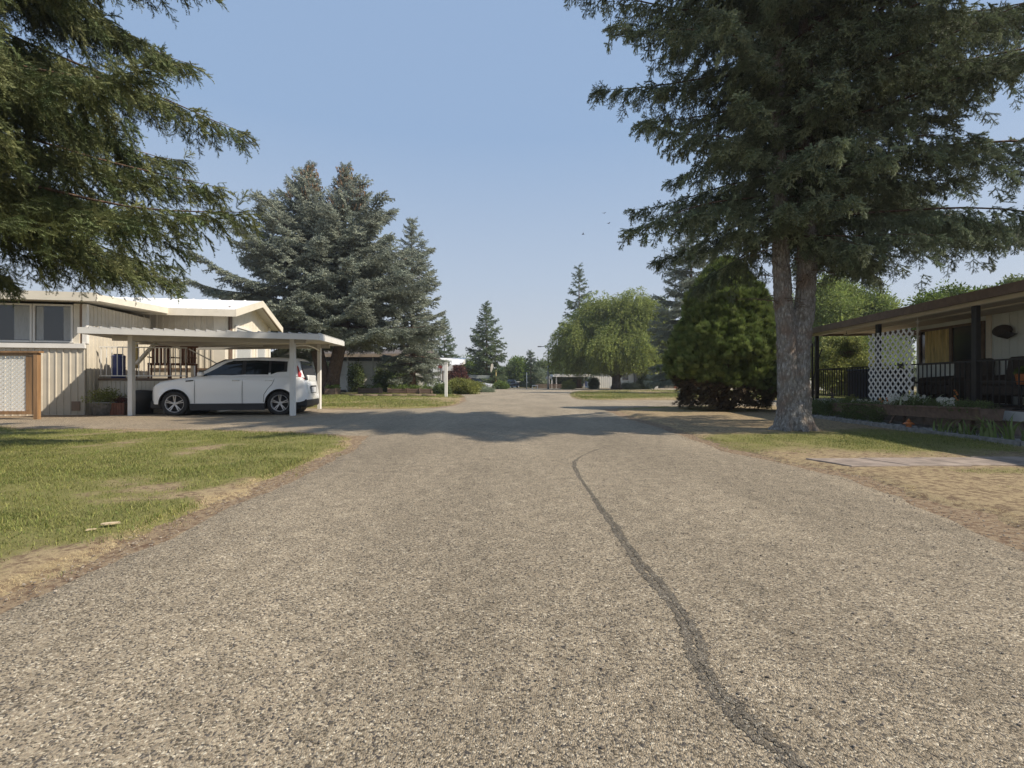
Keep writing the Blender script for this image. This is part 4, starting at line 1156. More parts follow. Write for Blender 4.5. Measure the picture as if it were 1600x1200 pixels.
window(t, 3.3, 4.3, 1.7, 3.0, -.04, .08, 0, M_white, M_curt, T=R90)
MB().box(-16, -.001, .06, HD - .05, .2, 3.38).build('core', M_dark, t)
# roof: two slopes, their fascias and soffits
ov = .45; yf, yb, ym = -.36, HD + .36, HD / 2
zr, ze = 4.22, 3.44
def rz_(y): return ze + (zr - ze) * (1 - abs(y - ym) / (ym - yf))
mb = MB()
mb.hexa([(-16, yf, ze), (ov, yf, ze), (ov, ym, zr), (-16, ym, zr), (-16, yf, ze + .05), (ov, yf, ze + .05), (ov, ym, zr + .05), (-16, ym, zr + .05)])
mb.hexa([(-16, ym, zr), (ov, ym, zr), (ov, yb, ze), (-16, yb, ze), (-16, ym, zr + .05), (ov, ym, zr + .05), (ov, yb, ze + .05), (-16, yb, ze + .05)])
rf = mb.build('roof', M_wroof, t)
mb = MB()
for i in range(34): # standing seams
    x = -16 + i * .48
    mb.bar((x, yf + .01, ze + .06), (x, ym, zr + .06), .03, .03); 
mb.build('roof_seams', M_wroof, rf)['kind'] = 'stuff'
MB().box(-16, ov + .02, yf - .05, yf - .002, ze - .20, ze + .045).build('fascia', M_beige2, t)
mb = MB(); mb.prism([(yf - .05, ze - .2), (yf - .05, ze + .06), (ym, zr + .06), (yb, ze + .06), (yb, ze - .2), (ym, zr - .2)], ov + .022, ov + .06, 'x'); mb.build('gable_fascia', M_beige2, t)
mb = MB(); mb.quad((-.01, yf, ze - .1), (ov + .02, yf, ze - .1), (ov + .02, ym, zr - .1), (-.01, ym, zr - .1)); mb.quad((-.01, ym, zr - .1), (ov + .02, ym, zr - .1), (ov + .02, yb, ze - .1), (-.01, yb, ze - .1))
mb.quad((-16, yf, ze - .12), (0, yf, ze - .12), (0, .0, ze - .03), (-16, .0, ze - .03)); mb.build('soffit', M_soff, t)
MB().bar((ov - .05, ym + .1, zr - .13), (ov - .05, yb, ze - .15), .05, .05).build('rake_beam', M_brown, t)
# awning over the deck
mb = MB(); mb.hexa([(-9, -3.3, 3.30), (-2.5, -3.3, 3.30), (-2.3, -.42, 3.46), (-9, -.42, 3.46), (-9, -3.3, 3.36), (-2.5, -3.3, 3.36), (-2.3, -.42, 3.52), (-9, -.42, 3.52)])
mb.build('deck_awning', M_beige2, t)
# door and window in the shade on the deck
window(t, hs_at(135), hs_at(144), 1.6, 3.1, -.05, .07, 0, M_white, M_glass)
mb = MB(); d0 = hs_at(158); MB().box(d0, d0 + .9, -.06, -.03, 1.05, 3.05).build('door', M_dark, t)

# sunroom
SM, ss_at, sz_at = frame(-11.93, 13.6, YAW)
sr = thing('sunroom', 'cream sunroom end of the house with two wide windows', 'sunroom', (-11.93, 13.6, 0), YAW)
w0, w1, w2, w3 = ss_at(-70), ss_at(48), ss_at(56), ss_at(112)
mb = MB(); ribbed(mb, -5, 0, 0, .0, 1.86, .17, .03, .018)
mb.build('wall', M_beige, sr)
MB().box(-5, 0, .025, 3.2, -.02, 1.85).build('base', M_beige, sr)
mb = MB(); ribbed(mb, 0, 3.2, 0.03, .0, 3.1, .17, .03, .018, 'y'); mb.build('side_wall', M_beige, sr)
MB().box(-5, .02, -.07, .03, 1.86, 1.99).build('window_sill', M_white, sr)
window(sr, w0, w1, 2.06, 3.02, -.01, .05, 0, M_white, M_glass, True)
window(sr, w2, w3, 2.06, 3.02, -.01, .05, 0, M_white, M_glass, True)
MB().box(w3 + .06, w3 + .2, -.02, .1, 1.99, 3.1).build('window_post', M_beige2, sr)
MB().box(w3 + .2, -.06, .0, .1, 1.99, 3.1).build('corner_panel', M_tan, sr)
MB().box(-.06, .05, -.03, .08, 1.995, 3.1).build('corner_post', M_white, sr)
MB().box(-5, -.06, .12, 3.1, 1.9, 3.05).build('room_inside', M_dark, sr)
mb = MB(); mb.hexa([(-5, -.55, 3.12), (.62, -.55, 3.12), (.62, 3.3, 3.3), (-5, 3.3, 3.3), (-5, -.55, 3.30), (.62, -.55, 3.30), (.62, 3.3, 3.5), (-5, 3.3, 3.5)]); mb.build('roof', M_beige2, sr)
MB().box(-5, .64, -.62, -.555, 3.10, 3.33).build('gutter', M_beige2, sr)
MB().box(-.32, -.12, -.03, -.005, .12, .38).build('hatch', M_tan, sr)

# deck with skirt, railing, stair
DM, ds_at, dz_at = frame(-12.0, 13.98, YAW)
dk = thing('deck', 'raised beige skirted deck with thin white railing beside the sunroom', 'deck', (-11.88, 13.98, 0), YAW)
mb = MB(); ribbed(mb, .0, 3.1, 0, 0, .96, .11, .02, .012); mb.build('skirt', M_beige, dk)
MB().box(0.0, 3.12, -.03, 3.0, .97, 1.03).build('deck_floor', M_brown, dk)
MB().box(3.05, 3.1, .02, 3.0, 0, .965).build('side_skirt', M_beige, dk)
rl = MB(); rl.bar((.02, 0, 1.93), (2.3, 0, 1.93), .04, .03); rl.bar((.02, 0, 1.10), (2.3, 0, 1.10), .03, .03); rl.build('rail', M_white, dk)
bme = MB().box(-.009, .009, -.009, .009, 1.11, 1.915).mesh('baluster', M_white)
for i in range(17): share('baluster', bme, dk, (.06 + i * .138, 0, 0))
rl = MB(); rl.bar((2.35, -.0, 1.9), (3.5, -.0, 1.25), .035, .03); rl.build('stair_rail', M_white, dk)
def small(name, label, cat, loc, rz=0, group=None): return thing(name, label, cat, loc, rz, group)
p = DM @ Vector((.42, .35, 1.03))
s = small('plastic_drum', 'tall blue plastic drum behind the white deck railing', 'drum', p)
MB().lathe([(.005, 0), (.17, 0), (.175, .03), (.17, .3), (.178, .32), (.17, .34), (.17, .62), (.178, .64), (.16, .68), (.005, .68)], 18).build('drum_body', M_blue, s)
MB().lathe([(.005, .68), (.12, .68), (.12, .72), (.005, .72)], 14).build('lid', M_navy, s)
p = DM @ Vector((.85, .45, 1.03))
s = small('garden_umbrella', 'folded yellow umbrella standing on the deck', 'umbrella', p)
MB().tube([(0, 0, 0), (0, 0, 1.1)], .015, 6).build('pole', M_brown, s)
MB().lathe([(.01, .3), (.07, .32), (.06, .6), (.035, 1.0), (.01, 1.15)], 9).build('canopy', M_yel, s)
def chair(name, label, loc, rz, m, w=.55, hb=.95):
    s = thing(name, label, 'chair', loc, rz, 'chairs on the beige deck')
    MB().bev(-w / 2, w / 2, -.25, .25, .40, .46, .015).build('seat', m, s)
    for k in range(5): MB().box(-w / 2 + .04 + k * (w - .08) / 5, -w / 2 + .04 + k * (w - .08) / 5 + .07, .23, .26, .47, hb).build('slat', m, s)
    MB().box(-w / 2, w / 2, .225, .265, hb, hb + .05).build('top_rail', m, s)
    for x in (-w / 2 + .03, w / 2 - .03):
        for y in (-.22, .22): MB().box(x - .02, x + .02, y - .02, y + .02, 0, .40).build('leg', m, s)
        MB().box(x - .03, x + .03, -.25, .2, .62, .65).build('armrest', m, s)
    return s
p = DM @ Vector((1.45, .5, 1.03)); chair('deck_chair', 'brown slatted chair behind the deck railing, nearer the drum', p, YAW + .3, M_redbrown)
p = DM @ Vector((2.1, .5, 1.03)); chair('deck_chair', 'brown slatted chair behind the deck railing, nearer the carport post', p, YAW - .2, M_redbrown)
p = DM @ Vector((2.95, .35, 1.03))
s = small('storage_chest', 'low black chest on the deck just right of the carport post', 'chest', p, YAW)
MB().bev(-.26, .26, -.2, .2, 0, .18, .01).build('chest_body', M_black, s); MB().bev(-.28, .28, -.22, .22, .182, .23, .01).build('lid', M_black, s)

# pots and bins along the deck skirt
def pot(name, label, cat, x, y, prof, m, plant=None, seed=1, sc=.3, n=60, tw=None, mm=None, hh=.25):
    s = thing(name, label, cat, (x, y, 0)); MB().lathe(prof, 18).build('pot', m, s)
    top = prof[-1][1]; rr0 = prof[-1][0]
    MB().lathe([(.003, top - .04), (rr0 * .95, top - .04)], 14).build('soil', M_soil, s)
    if tw:
        r = np.random.RandomState(seed); d = r.normal(size=(n, 3)); d[:, 2] = np.abs(d[:, 2]) + .2; d /= np.linalg.norm(d, axis=1)[:, None]
        P = np.array([x, y, top]) + d * np.array([rr0 * 1.3, rr0 * 1.3, hh]) * r.rand(n)[:, None] ** .5
        foliage('plant', P, d + r.normal(0, .3, d.shape), r.normal(size=d.shape), sc * r.uniform(.6, 1.2, n), tw, mm, s)
    return s
x, y = gp(163, 648.6); pot('flower_tub', 'grey tub of leafy yellow and red plants by the deck skirt', 'planter', x, y, [(.01, 0), (.24, 0), (.3, .33), (.32, .34), (.32, .37), (.29, .37)], M_stone, 1, 1, .26, 46, T_leafy, M_lf_y, .3)
x, y = gp(187, 648.2)
s = thing('wooden_planter', 'brown slatted wooden planter box between the tub and the post', 'planter', (x, y, 0))
for k in range(8): MB().box(-.28 + k * .07, -.28 + k * .07 + .062, -.2, -.18, 0, .34).build('slat', M_redbrown, s)
MB().box(-.28, .28, -.178, .2, 0, .33).build('box', M_brown, s)
r = np.random.RandomState(3); P = np.stack([x + r.uniform(-.25, .25, 30), y + r.uniform(-.15, .15, 30), r.uniform(.34, .48, 30)], 1); foliage('plant', P, r.normal(size=P.shape), r.normal(size=P.shape), .16 * r.uniform(.6, 1.2, 30), T_leafr, M_lf_r, s)
x, y = gp(222, 647.4)
s = thing('rubbish_bin', 'dark grey round rubbish bin in front of the white car', 'bin', (x, y, 0))
MB().lathe([(.01, 0), (.26, 0), (.30, .58), (.30, .6)], 20).build('bin_body', M_pur, s); MB().lathe([(.32, .6), (.33, .63), (.30, .67), (.05, .70), (.005, .70)], 20).build('lid', M_pur, s)

# ================================================================== carport
FL = (X_at(123, 12.0), 12.0); FR = (X_at(498, 12.6), 12.6); BR = (X_at(537, 16.9), 16.9); BL = (BR[0] - (FR[0] - FL[0]), 16.4)
hFL, hFR, hBR, hBL = 2.28, 2.17, 2.34, 2.24
cx, cy = (FL[0] + FR[0]) / 2, 13.15
cpt = thing('carport', 'long white flat-roofed carport on four posts over the white car', 'carport', (cx, cy, 0))
def cpnt(u, v, dz=0):
    x = (FL[0] * (1 - u) + FR[0] * u) * (1 - v) + (BL[0] * (1 - u) + BR[0] * u) * v
    y = (FL[1] * (1 - u) + FR[1] * u) * (1 - v) + (BL[1] * (1 - u) + BR[1] * u) * v
    z = (hFL * (1 - u) + hFR * u) * (1 - v) + (hBL * (1 - u) + hBR * u) * v
    return Vector((x, y, z + dz))
NP = 23
for i in range(NP):
    a, b = i / NP, (i + .94) / NP
    mb = MB(); mb.hexa([cpnt(a, .006, -.02), cpnt(b, .006, -.02), cpnt(b, .994, -.02), cpnt(a, .994, -.02), cpnt(a, .006, .0), cpnt(b, .006, .0), cpnt(b, .994, .0), cpnt(a, .994, .0)])
    q0, q1 = b + .002, (i + 1) / NP - .002
    mb.hexa([cpnt(q0, -.006, -.02), cpnt(q1, -.006, -.02), cpnt(q1, .994, -.02), cpnt(q0, .994, -.02), cpnt(q0, -.006, .028), cpnt(q1, -.006, .028), cpnt(q1, .994, .028), cpnt(q0, .994, .028)])
    mb.build('roof_panel', M_rib, cpt, world=True)
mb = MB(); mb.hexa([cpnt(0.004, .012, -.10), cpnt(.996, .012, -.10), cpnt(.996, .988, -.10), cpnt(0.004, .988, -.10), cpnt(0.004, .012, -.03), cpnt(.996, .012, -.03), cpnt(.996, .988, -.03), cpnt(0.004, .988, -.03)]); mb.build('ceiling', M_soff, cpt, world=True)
def strip(u0, v0, u1, v1, nm):
    a, b = cpnt(u0, v0, -.085), cpnt(u1, v1, -.085); m_ = MB(); m_.bar(a, b, .035, .15); m_.build(nm, M_white, cpt, world=True)
strip(-.004, 0, 1.004, 0, 'fascia'); strip(-.004, 1, 1.004, 1, 'fascia'); strip(0, .012, 0, .99, 'fascia'); strip(1, .012, 1, .99, 'fascia')
def post(px, py, top_v, w_=.125):
    x, y = gp(px, py); z = min(cpnt(.5, 0).z, 2.3)
    u = (x - FL[0] - (BL[0] - FL[0]) * (y - 12.3) / 4.3) / (FR[0] - FL[0]); v = (y - 12.6) / 4.3
    zt = cpnt(u, v, -.1).z
    m_ = MB(); m_.bev(x - w_ / 2, x + w_ / 2, y - w_ / 2, y + w_ / 2, -.02, zt, .006)
    o = m_.build('post', M_white, cpt, world=True)
    return x, y, zt
pf = [post(205.5, 650.2, 0), post(457.5, 650, 0), post(499, 639, 1, .11), post(302, 639, 1, .11)]
for a, b in ((0, 1), (3, 2)):
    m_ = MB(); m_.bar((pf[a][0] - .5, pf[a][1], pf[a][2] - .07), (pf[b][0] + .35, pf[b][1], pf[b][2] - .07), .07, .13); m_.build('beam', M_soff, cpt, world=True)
for k, (a, b) in enumerate(((1, 2), (0, 3))):
    m_ = MB(); P0 = Vector((pf[a][0], pf[a][1], pf[a][2] - .12)); P1 = Vector((pf[b][0], pf[b][1], pf[b][2] - .12)); m_.tube([P0 + (P1 - P0) * f - Vector((0, 0, .10 * (1 - math.sin(f * math.pi)))) for f in (0, .15, .3, .5, .7, .85, 1)], .022, 6); m_.build('brace', M_white, cpt, world=True)
o = MB(); P0, P1 = at(247, 531, 14.6), at(213, 569, 13.9); o.bar(P0, P1, .10, .07); o.bar(P1, P1 + Vector((-.06, 0, .03)), .06, .05)
sun_strip = o.build('downspout', M_beige2, cpt, world=True); sun_strip['label'] = 'slanting cream bar added in place of a strip of sunlight'  # not a real pipe: added bar imitating a slanting strip of sunlight

# cedar framed lattice screen at the left edge
SX, SY = X_at(58, 11.8), 11.8
sc_ = thing('lattice_screen', 'cedar framed white lattice screen at the left edge of the lawn', 'fence', (SX, SY, 0), .06)
MB().bev(-.05, .05, -.05, .05, -.05, 1.62, .006).build('post', M_cedar, sc_)
MB().bev(-.24, -.055, -.03, .02, .22, 1.55, .004).build('stile', M_cedar, sc_)
MB().bev(-3.2, -3.1, -.05, .05, -.05, 1.62, .006).build('post', M_cedar, sc_)
MB().box(-3.15, .1, -.07, .07, 1.625, 1.665).build('cap_rail', M_cedar, sc_)
MB().box(-3.1, -.055, -.032, .022, 1.555, 1.62).build('top_rail', M_cedar, sc_)
MB().box(-3.1, -.055, -.032, .022, .13, .215).build('bottom_rail', M_cedar, sc_)
def lattice(x0, x1, z0, z1, pitch, w_, y0, th, each=None, vname='slat', m=None, parent=None, bulge=0):
    """clipped diagonal slats in two layers"""
    mb_all = MB(); n = 0
    for layer, sg in enumerate((1, -1)):
        c = (x0 - z1) if sg == 1 else (x0 + z0)
        ce = (x1 - z0) if sg == 1 else (x1 + z1)
        while c < ce:
            c += pitch
            # line x = c + sg*z
            za = max(z0, min(z1, (x0 - c) * sg)); zb = max(z0, min(z1, (x1 - c) * sg))
            if abs(za - zb) < w_ * .8: continue
            a = (c + sg * za, y0 + layer * (th + .001), za); b = (c + sg * zb, y0 + layer * (th + .001), zb)
            mb = MB() if each else mb_all
            mb.bar(a, b, th, w_, up=(-sg * .707, 0, .707)) if False else mb.hexa(slat_pts(a, b, w_, th))
            if each: mb.build(vname, m, parent)
            n += 1
    return mb_all, n
def slat_pts(a, b, w_, th):
    a = Vector(a); b = Vector(b); t = (b - a).normalized(); u = Vector((-t.z, 0, t.x)) * w_ / 2; y = Vector((0, th / 2, 0))
    return [a - u - y, a + u - y, a + u + y, a - u + y, b - u - y, b + u - y, b + u + y, b - u + y]
lt, _ = lattice(-3.1, -.20, .20, 1.57, .104, .040, -.01, .008)
o = lt.build('lattice', M_white, sc_); o['kind'] = 'stuff'
# things on the deck behind: nothing more in view

# ================================================================== the right-hand house with its porch
YR = math.atan2(-.12, 1.0)
PM, ps_at, pz_at = frame(8.5, 8.0, YR)
rh = thing('porch_house', 'pale green house with a deep brown-edged porch on the right', 'house', (8.5, 8.0, 0), YR)
ZD = .42
# wall of vertical boards behind the porch; window between y 3.3 and 5.1
def wall_boards(y0, y1, z0, z1):
    n = int((y1 - y0) / .2)
    for i in range(n):
        a = y0 + i * (y1 - y0) / n; b = a + (y1 - y0) / n - .008
        MB().box(1.8, 1.83, a, b, z0, z1).build('siding_board', M_pgreen, rh)
wall_boards(-4, 3.2, ZD, 2.42); wall_boards(3.2, 5.3, ZD, 1.36); wall_boards(3.2, 5.3, 2.30, 2.42)
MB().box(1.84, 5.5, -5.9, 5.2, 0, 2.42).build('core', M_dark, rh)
MB().box(1.79, 1.86, 5.3, 5.38, ZD, 2.42).build('corner_board', M_pgreen, rh)
MB().box(1.765, 1.795, 3.02, 3.14, ZD, 2.42).build('trim_board', M_beige2, rh)
MB().box(1.86, 5.5, 5.3, 5.36, 0, 2.42).build('end_wall', M_pgreen, rh)
MB().box(1.74, 1.8, 3.15, 5.3, 1.30, 1.36).build('window_sill', M_pgreen, rh)
f = MB(); f.box(1.76, 1.80, 3.2, 3.26, 1.36, 2.30); f.box(1.76, 1.8, 5.2, 5.26, 1.36, 2.30); f.box(1.762, 1.8, 3.26, 5.2, 2.24, 2.298); f.box(1.762, 1.8, 3.26, 5.2, 1.362, 1.41); f.box(1.758, 1.8, 4.12, 4.2, 1.41, 2.24)
fo = f.build('window', M_brown, rh)
cu = MB(); n = 24
vs = []
for i in range(n + 1):
    yy = 4.2 + .85 * i / n; o_ = .008 * math.sin(i * 1.9); vs += [(1.775 + o_, yy, 1.415), (1.775 + o_, yy, 2.235)]
cu.add(vs, [(2 * i, 2 * i + 2, 2 * i + 3, 2 * i + 1) for i in range(n)]); cu.build('curtain', M_yel, fo)
MB().box(1.79, 1.796, 3.26, 4.12, 1.412, 2.238).build('pane', M_glass, fo)
MB().box(1.79, 1.796, 5.05, 5.2, 1.412, 2.238).build('pane', M_glass, fo)
# deck
for i in range(13):
    MB().box(-.12 + i * .147, -.12 + i * .147 + .139, -5.9, 7.1, ZD - .035, ZD).build('deck_board', M_deck, rh)
MB().box(-.17, -.125, -5.9, 7.12, ZD - .16, ZD + .002).build('deck_fascia', M_whited, rh)
mb = MB()
for i in range(40):
    a = -5.9 + i * .325; MB().box(-.12, -.09, a, a + .31, -.02, ZD - .165).build('skirt_board', M_conc, rh)
# posts
for ly in (-1.85, 1.05, 3.93, 6.93):
    MB().bev(-.045, .045, ly - .055, ly + .055, ZD, 2.33, .008).build('post', M_black, rh)
# roof: soffit, beams, fascia, slab
mb = MB(); mb.hexa([(-.3, -6, 2.42), (6, -6, 2.86), (6, 7.1, 2.86), (-.3, 7.1, 2.42), (-.3, -6, 2.50), (6, -6, 3.0), (6, 7.1, 3.0), (-.3, 7.1, 2.50)]); mb.build('roof', M_droof, rh)
MB().box(-.36, -.302, -6, 7.16, 2.36, 2.53).build('fascia', M_brown, rh)
MB().box(-.30, .03, -6, 7.1, 2.40, 2.417).build('soffit', M_beige2, rh)
MB().box(-.05, .06, -6, 7.1, 2.33, 2.398).build('beam', M_beige2, rh)
MB().box(.85, .92, -6, 7.1, 2.375, 2.417).build('beam', M_beige2, rh)
for i in range(14):
    a = -5.9 + i * .93; MB().box(.062, 1.79, a, a + .92, 2.404, 2.414).build('ceiling_panel', mat('porch_ceiling', (.62, .54, .43), .8, var=.15, vscale=4), rh)
MB().box(-.36, 6.0, 7.105, 7.16, 2.34, 2.50).build('end_fascia', M_brown, rh)
mb = MB(); mb.tube([(-.33, 7.2, 2.38), (-.33, 7.2, 2.25), (-.05, 7.1, 2.1), (-.05, 7.1, .1)], .03, 6); mb.build('downspout', M_black, rh)
# railing
mb = MB(); mb.bar((0, -1.8, ZD + .88), (0, 6.88, ZD + .88), .04, .03); mb.bar((0, -1.8, ZD + .10), (0, 6.88, ZD + .10), .03, .02); mb.bar((0, -1.8, ZD + .5), (0, 6.88, ZD + .5), .012, .012)
mb.build('rail', M_black, rh)
bme = MB().box(-.008, .008, -.008, .008, ZD + .10, ZD + .87).mesh('baluster', M_black)
y = -1.7
while y < 6.85:
    if min(abs(y - q) for q in (1.05, 3.93)) > .08 and not (2.55 < y < 2.95): share('baluster', bme, rh, (0, y, 0))
    y += .125
mb = MB()
for k in range(2):
    for sg in (-1, 1):
        pts = []
        for i in range(15):
            a = i / 14 * 4.6; r_ = .07 * (1 - i / 20); pts.append((0, 2.75 + sg * (.085 - r_ * math.cos(a) * 1.0), ZD + .50 + .25 * (1 - 2 * k) + r_ * math.sin(a) * (1 if k == 0 else -1)))
        mb.tube(pts, .007, 5)
mb.tube([(0, 2.75, ZD + .12), (0, 2.75, ZD + .86)], .009, 5)
for i in range(2): mb.tube([(0, 2.75 - .1, ZD + .2), (0, 2.75 + .02, ZD + .36), (0, 2.75 + .1, ZD + .5), (0, 2.75 + .02, ZD + .64), (0, 2.75 - .1, ZD + .78)] if i else [(0, 2.75 + .1, ZD + .2), (0, 2.75 - .02, ZD + .36), (0, 2.75 - .1, ZD + .5), (0, 2.75 - .02, ZD + .64), (0, 2.75 + .1, ZD + .78)], .007, 5)
mb.build('scroll_panel', M_black, rh)
mb = MB(); mb.bar((0.02, 7.0, ZD + .88), (1.8, 7.0, ZD + .88), .04, .03); mb.bar((.02, 7.0, ZD + .1), (1.8, 7.0, ZD + .1), .03, .02)
mb.build('end_rail', M_black, rh)
b2 = MB().box(-.008, .008, -.008, .008, ZD + .10, ZD + .87).mesh('baluster', M_black)
for i in range(14): share('baluster', b2, rh, (.1 + i * .125, 7.0, 0))

# white lattice panel hung on the railing: every slat its own piece
LP = thing('trellis', 'white open lattice panel standing at the porch railing', 'trellis', PM @ Vector((-.07, 0, 0)), YR)
MB90 = Matrix.Rotation(R(90), 4, 'Z')
def yz(mb): return mb.xf(MB90)
y0l, y1l, z0l, z1l = 2.62, 4.2, ZD - .02, 2.09
pitch = .262
for layer, sg in enumerate((1, -1)):
    c = y0l - z1l if sg == 1 else y0l + z0l
    ce = y1l - z0l if sg == 1 else y1l + z1l
    c -= .05
    while c < ce:
        c += pitch * .70
        za = max(z0l, min(z1l, (y0l - c) * sg)); zb = max(z0l, min(z1l, (y1l - c) * sg))
        if abs(za - zb) < .06: continue
        a = Vector((c + sg * za, -layer * .0085, za)); b = Vector((c + sg * zb, -layer * .0085, zb))
        # rounded ends
        t_ = (b - a).normalized(); u_ = Vector((-t_.z, 0, t_.x)) * .021
        poly = []
        for k in range(7):
            an = -math.pi / 2 + math.pi * k / 6; poly.append(b + t_ * .021 * math.cos(an) + u_ * math.sin(an))
        for k in range(7):
            an = math.pi / 2 + math.pi * k / 6; poly.append(a + t_ * .021 * math.cos(an) + u_ * math.sin(an))
        mb = MB(); mb.prism([(q.x, q.z) for q in poly], a.y - .004, a.y + .004, 'y'); mb.xf(MB90); mb.build('slat', M_white, LP)
# two small dark butterflies fixed on the lattice
for (yy, zz, lb) in ((2.98, 1.28, 'small dark butterfly ornament in the middle of the white lattice'), (2.9, .62, 'small dark butterfly ornament low on the white lattice')):
    bt = thing('butterfly_ornament', lb, 'ornament', PM @ Vector((-.10, yy, zz)), YR)
    MB().tube([(0, 0, -.05), (0, 0, .05)], .008, 5).build('body', M_dark, bt)
    for sg in (-1, 1): MB().prism([(0, .02), (sg * .09, .08), (sg * .10, .01), (sg * .03, -.01), (sg * .07, -.07), (0, -.03)], -.004, .004, 'y').xf(MB90).build('wing', M_dark, bt)

# planter trough in front of the deck
pl = thing('planter_trough', 'long dark wooden planter trough on legs in front of the porch', 'planter', PM @ Vector((-.58, 0, 0)), YR)
def trough(y0, y1, za, zb):
    mb = MB(); h = .2
    mb.hexa([(-.15, y0, za - h), (.15, y0, za - h), (.15, y1, zb - h), (-.15, y1, zb - h), (-.19, y0, za), (.19, y0, za), (.19, y1, zb), (-.19, y1, zb)]); mb.build('trough', M_tbrown, pl)
    mb = MB(); mb.bar((-.19, y0, za + .005), (-.19, y1, zb + .005), .04, .035); mb.build('rim', M_tbrown, pl)
    for f in (.12, .5, .88):
        y = y0 + (y1 - y0) * f; z = za + (zb - za) * f - h
        mb = MB(); mb.bar((-.1, y - .04, z), (-.14, y + .1, -.02), .04); mb.build('leg', M_tbrown, pl); mb = MB(); mb.bar((.1, y - .04, z), (.14, y + .1, -.02), .04); mb.build('leg', M_tbrown, pl)
trough(-.05, 4.55, .47, .36)
def PW(v): return (PM @ Vector(v))[:]
r = np.random.RandomState(21)
def bedplants(name, label, n, yr_, xr, zr, S, tw, mL, parent=None, cat='plants', group=None):
    yy = r.uniform(*yr_, n); xx = r.uniform(*xr, n); zz = r.uniform(*zr, n)
    P = np.array([PW((a, b, c)) for a, b, c in zip(xx, yy, zz)])
    D = r.normal(size=P.shape); D[:, 2] = np.abs(D[:, 2])
    o = thing(name, label, cat, P.mean(0) * np.array([1, 1, 0]), 0, group)
    foliage('foliage', P, D, r.normal(size=P.shape), S * r.uniform(.6, 1.2, n), tw, mL, o)
    return o
bedplants('bedding_plants', 'dark green trailing plants in the right half of the trough', 200, (-.05, 2.2), (-.78, -.45), (.42, .56), .13, T_leafd, M_lf_d)
bedplants('bedding_plants', 'dark green trailing plants in the left half of the trough', 200, (2.3, 4.6), (-.78, -.45), (.26, .48), .13, T_leafd, M_lf_d)
bedplants('creeper', 'dark creeper hanging over the middle of the trough to the ground', 150, (2.5, 4.1), (-.85, -.65), (.05, .4), .15, T_leafd, M_lf_d)
bedplants('garden_shrub', 'dark shrub between the spruce trunk and the trough', 260, (4.4, 6.6), (-.95, -.45), (.03, .42), .16, T_leafd, M_lf_d, cat='shrub')
bedplants('flowers', 'pale yellow green flower clump at the left end of the trough', 30, (3.75, 4.2), (-.66, -.5), (.45, .55), .11, T_leafy, M_lf_y)
# white daisies
def flower(seed=1):
    vs = []; fs = []; n = 11
    for i in range(n):
        a = i * 6.283 / n; b = a + .42
        k = len(vs); vs += [(.05, .0, 0), (.12, math.cos(a) * .5, math.sin(a) * .5), (.02, math.cos((a + b) / 2) * .62, math.sin((a + b) / 2) * .62), (.12, math.cos(b) * .5, math.sin(b) * .5)]; fs.append((k, k + 1, k + 2, k + 3))
    return vs, fs
T_fl = twig_object('daisy_head', *flower(), M_petw); T_flo = twig_object('orange_head', *flower(), M_peto)
def blooms(name, label, spots, m, tw, S=.07):
    P = np.array([PW(s_) for s_ in spots]); o = thing(name, label, 'flowers', P.mean(0) * np.array([1, 1, 0]))
    D = np.stack([-np.ones(len(P)), -.7 + r.normal(0, .4, len(P)), .6 + r.normal(0, .3, len(P))], 1)
    foliage('blossoms', P, D, r.normal(size=P.shape), S * r.uniform(.8, 1.3, len(P)), tw, m, o)
    mb = MB()
    for s_ in P: mb.tube([Vector(s_), Vector(s_) + Vector((.03, .02, -.15))], .004, 4, cap=False)
    mb.build('stems', M_lf_d, o, world=True)['kind'] = 'stuff'
blooms('daisies', 'cluster of white daisies in the trough below the striped leaves', [(-.72 + r.uniform(-.05, .2), r.uniform(1.55, 2.5), r.uniform(.46, .64)) for i in range(34)], M_petw, T_fl, .075)
blooms('daisies', 'few white daisies in the trough in front of the third post', [(-.68 + r.uniform(-.05, .1), r.uniform(.55, .95), r.uniform(.50, .62)) for i in range(12)], M_petw, T_fl, .08)
blooms('petunias', 'small white and lilac flowers below the lattice', [(-.6 + r.uniform(-.05, .1), r.uniform(3.2, 3.9), r.uniform(.40, .5)) for i in range(22)], M_petw, T_fl, .045)
blooms('orange_flowers', 'orange flowers beside the lattice foot in the trough', [(-.62, r.uniform(2.3, 2.9), r.uniform(.48, .56)) for i in range(7)], M_peto, T_flo, .05)
def blades(name, label, base, n, L, m, seed, wd=.03, cat='plant', up=.75, spread=.25):
    rr = random.Random(seed); o = thing(name, label, cat, (base[0], base[1], 0)); B = Vector(base)
    for i in range(n):
        a = rr.random() * 6.28; ln = L * rr.uniform(.6, 1.1); d = Vector((math.cos(a), math.sin(a), 0)); s_ = Vector((-d.y, d.x, 0)) * wd / 2
        b0 = B + Vector((rr.uniform(-spread, spread), rr.uniform(-spread, spread), 0)); le = rr.uniform(.1, .8); vs = []
        for k in range(7):
            f = k / 6; p_ = b0 + d * (ln * le * f * f * .8) + Vector((0, 0, ln * (f * up - .35 * le * f ** 3)))
            w_ = (1 - f ** 2.2) * .95 + .02
            vs += [p_ - s_ * w_, p_ + s_ * w_ * 0 + Vector((0, 0, -.004)), p_ + s_ * w_]
        mb = MB(); mb.add(vs, [(3 * k + j, 3 * k + j + 1, 3 * k + 4 + j, 3 * k + 3 + j) for k in range(6) for j in (0, 1)]); mb.build('leaf', m, o, world=True)
    return o
M_var = leafmat('striped_leaf', (.42, .48, .30), (.52, .56, .38), rv=.2, transl=.3)
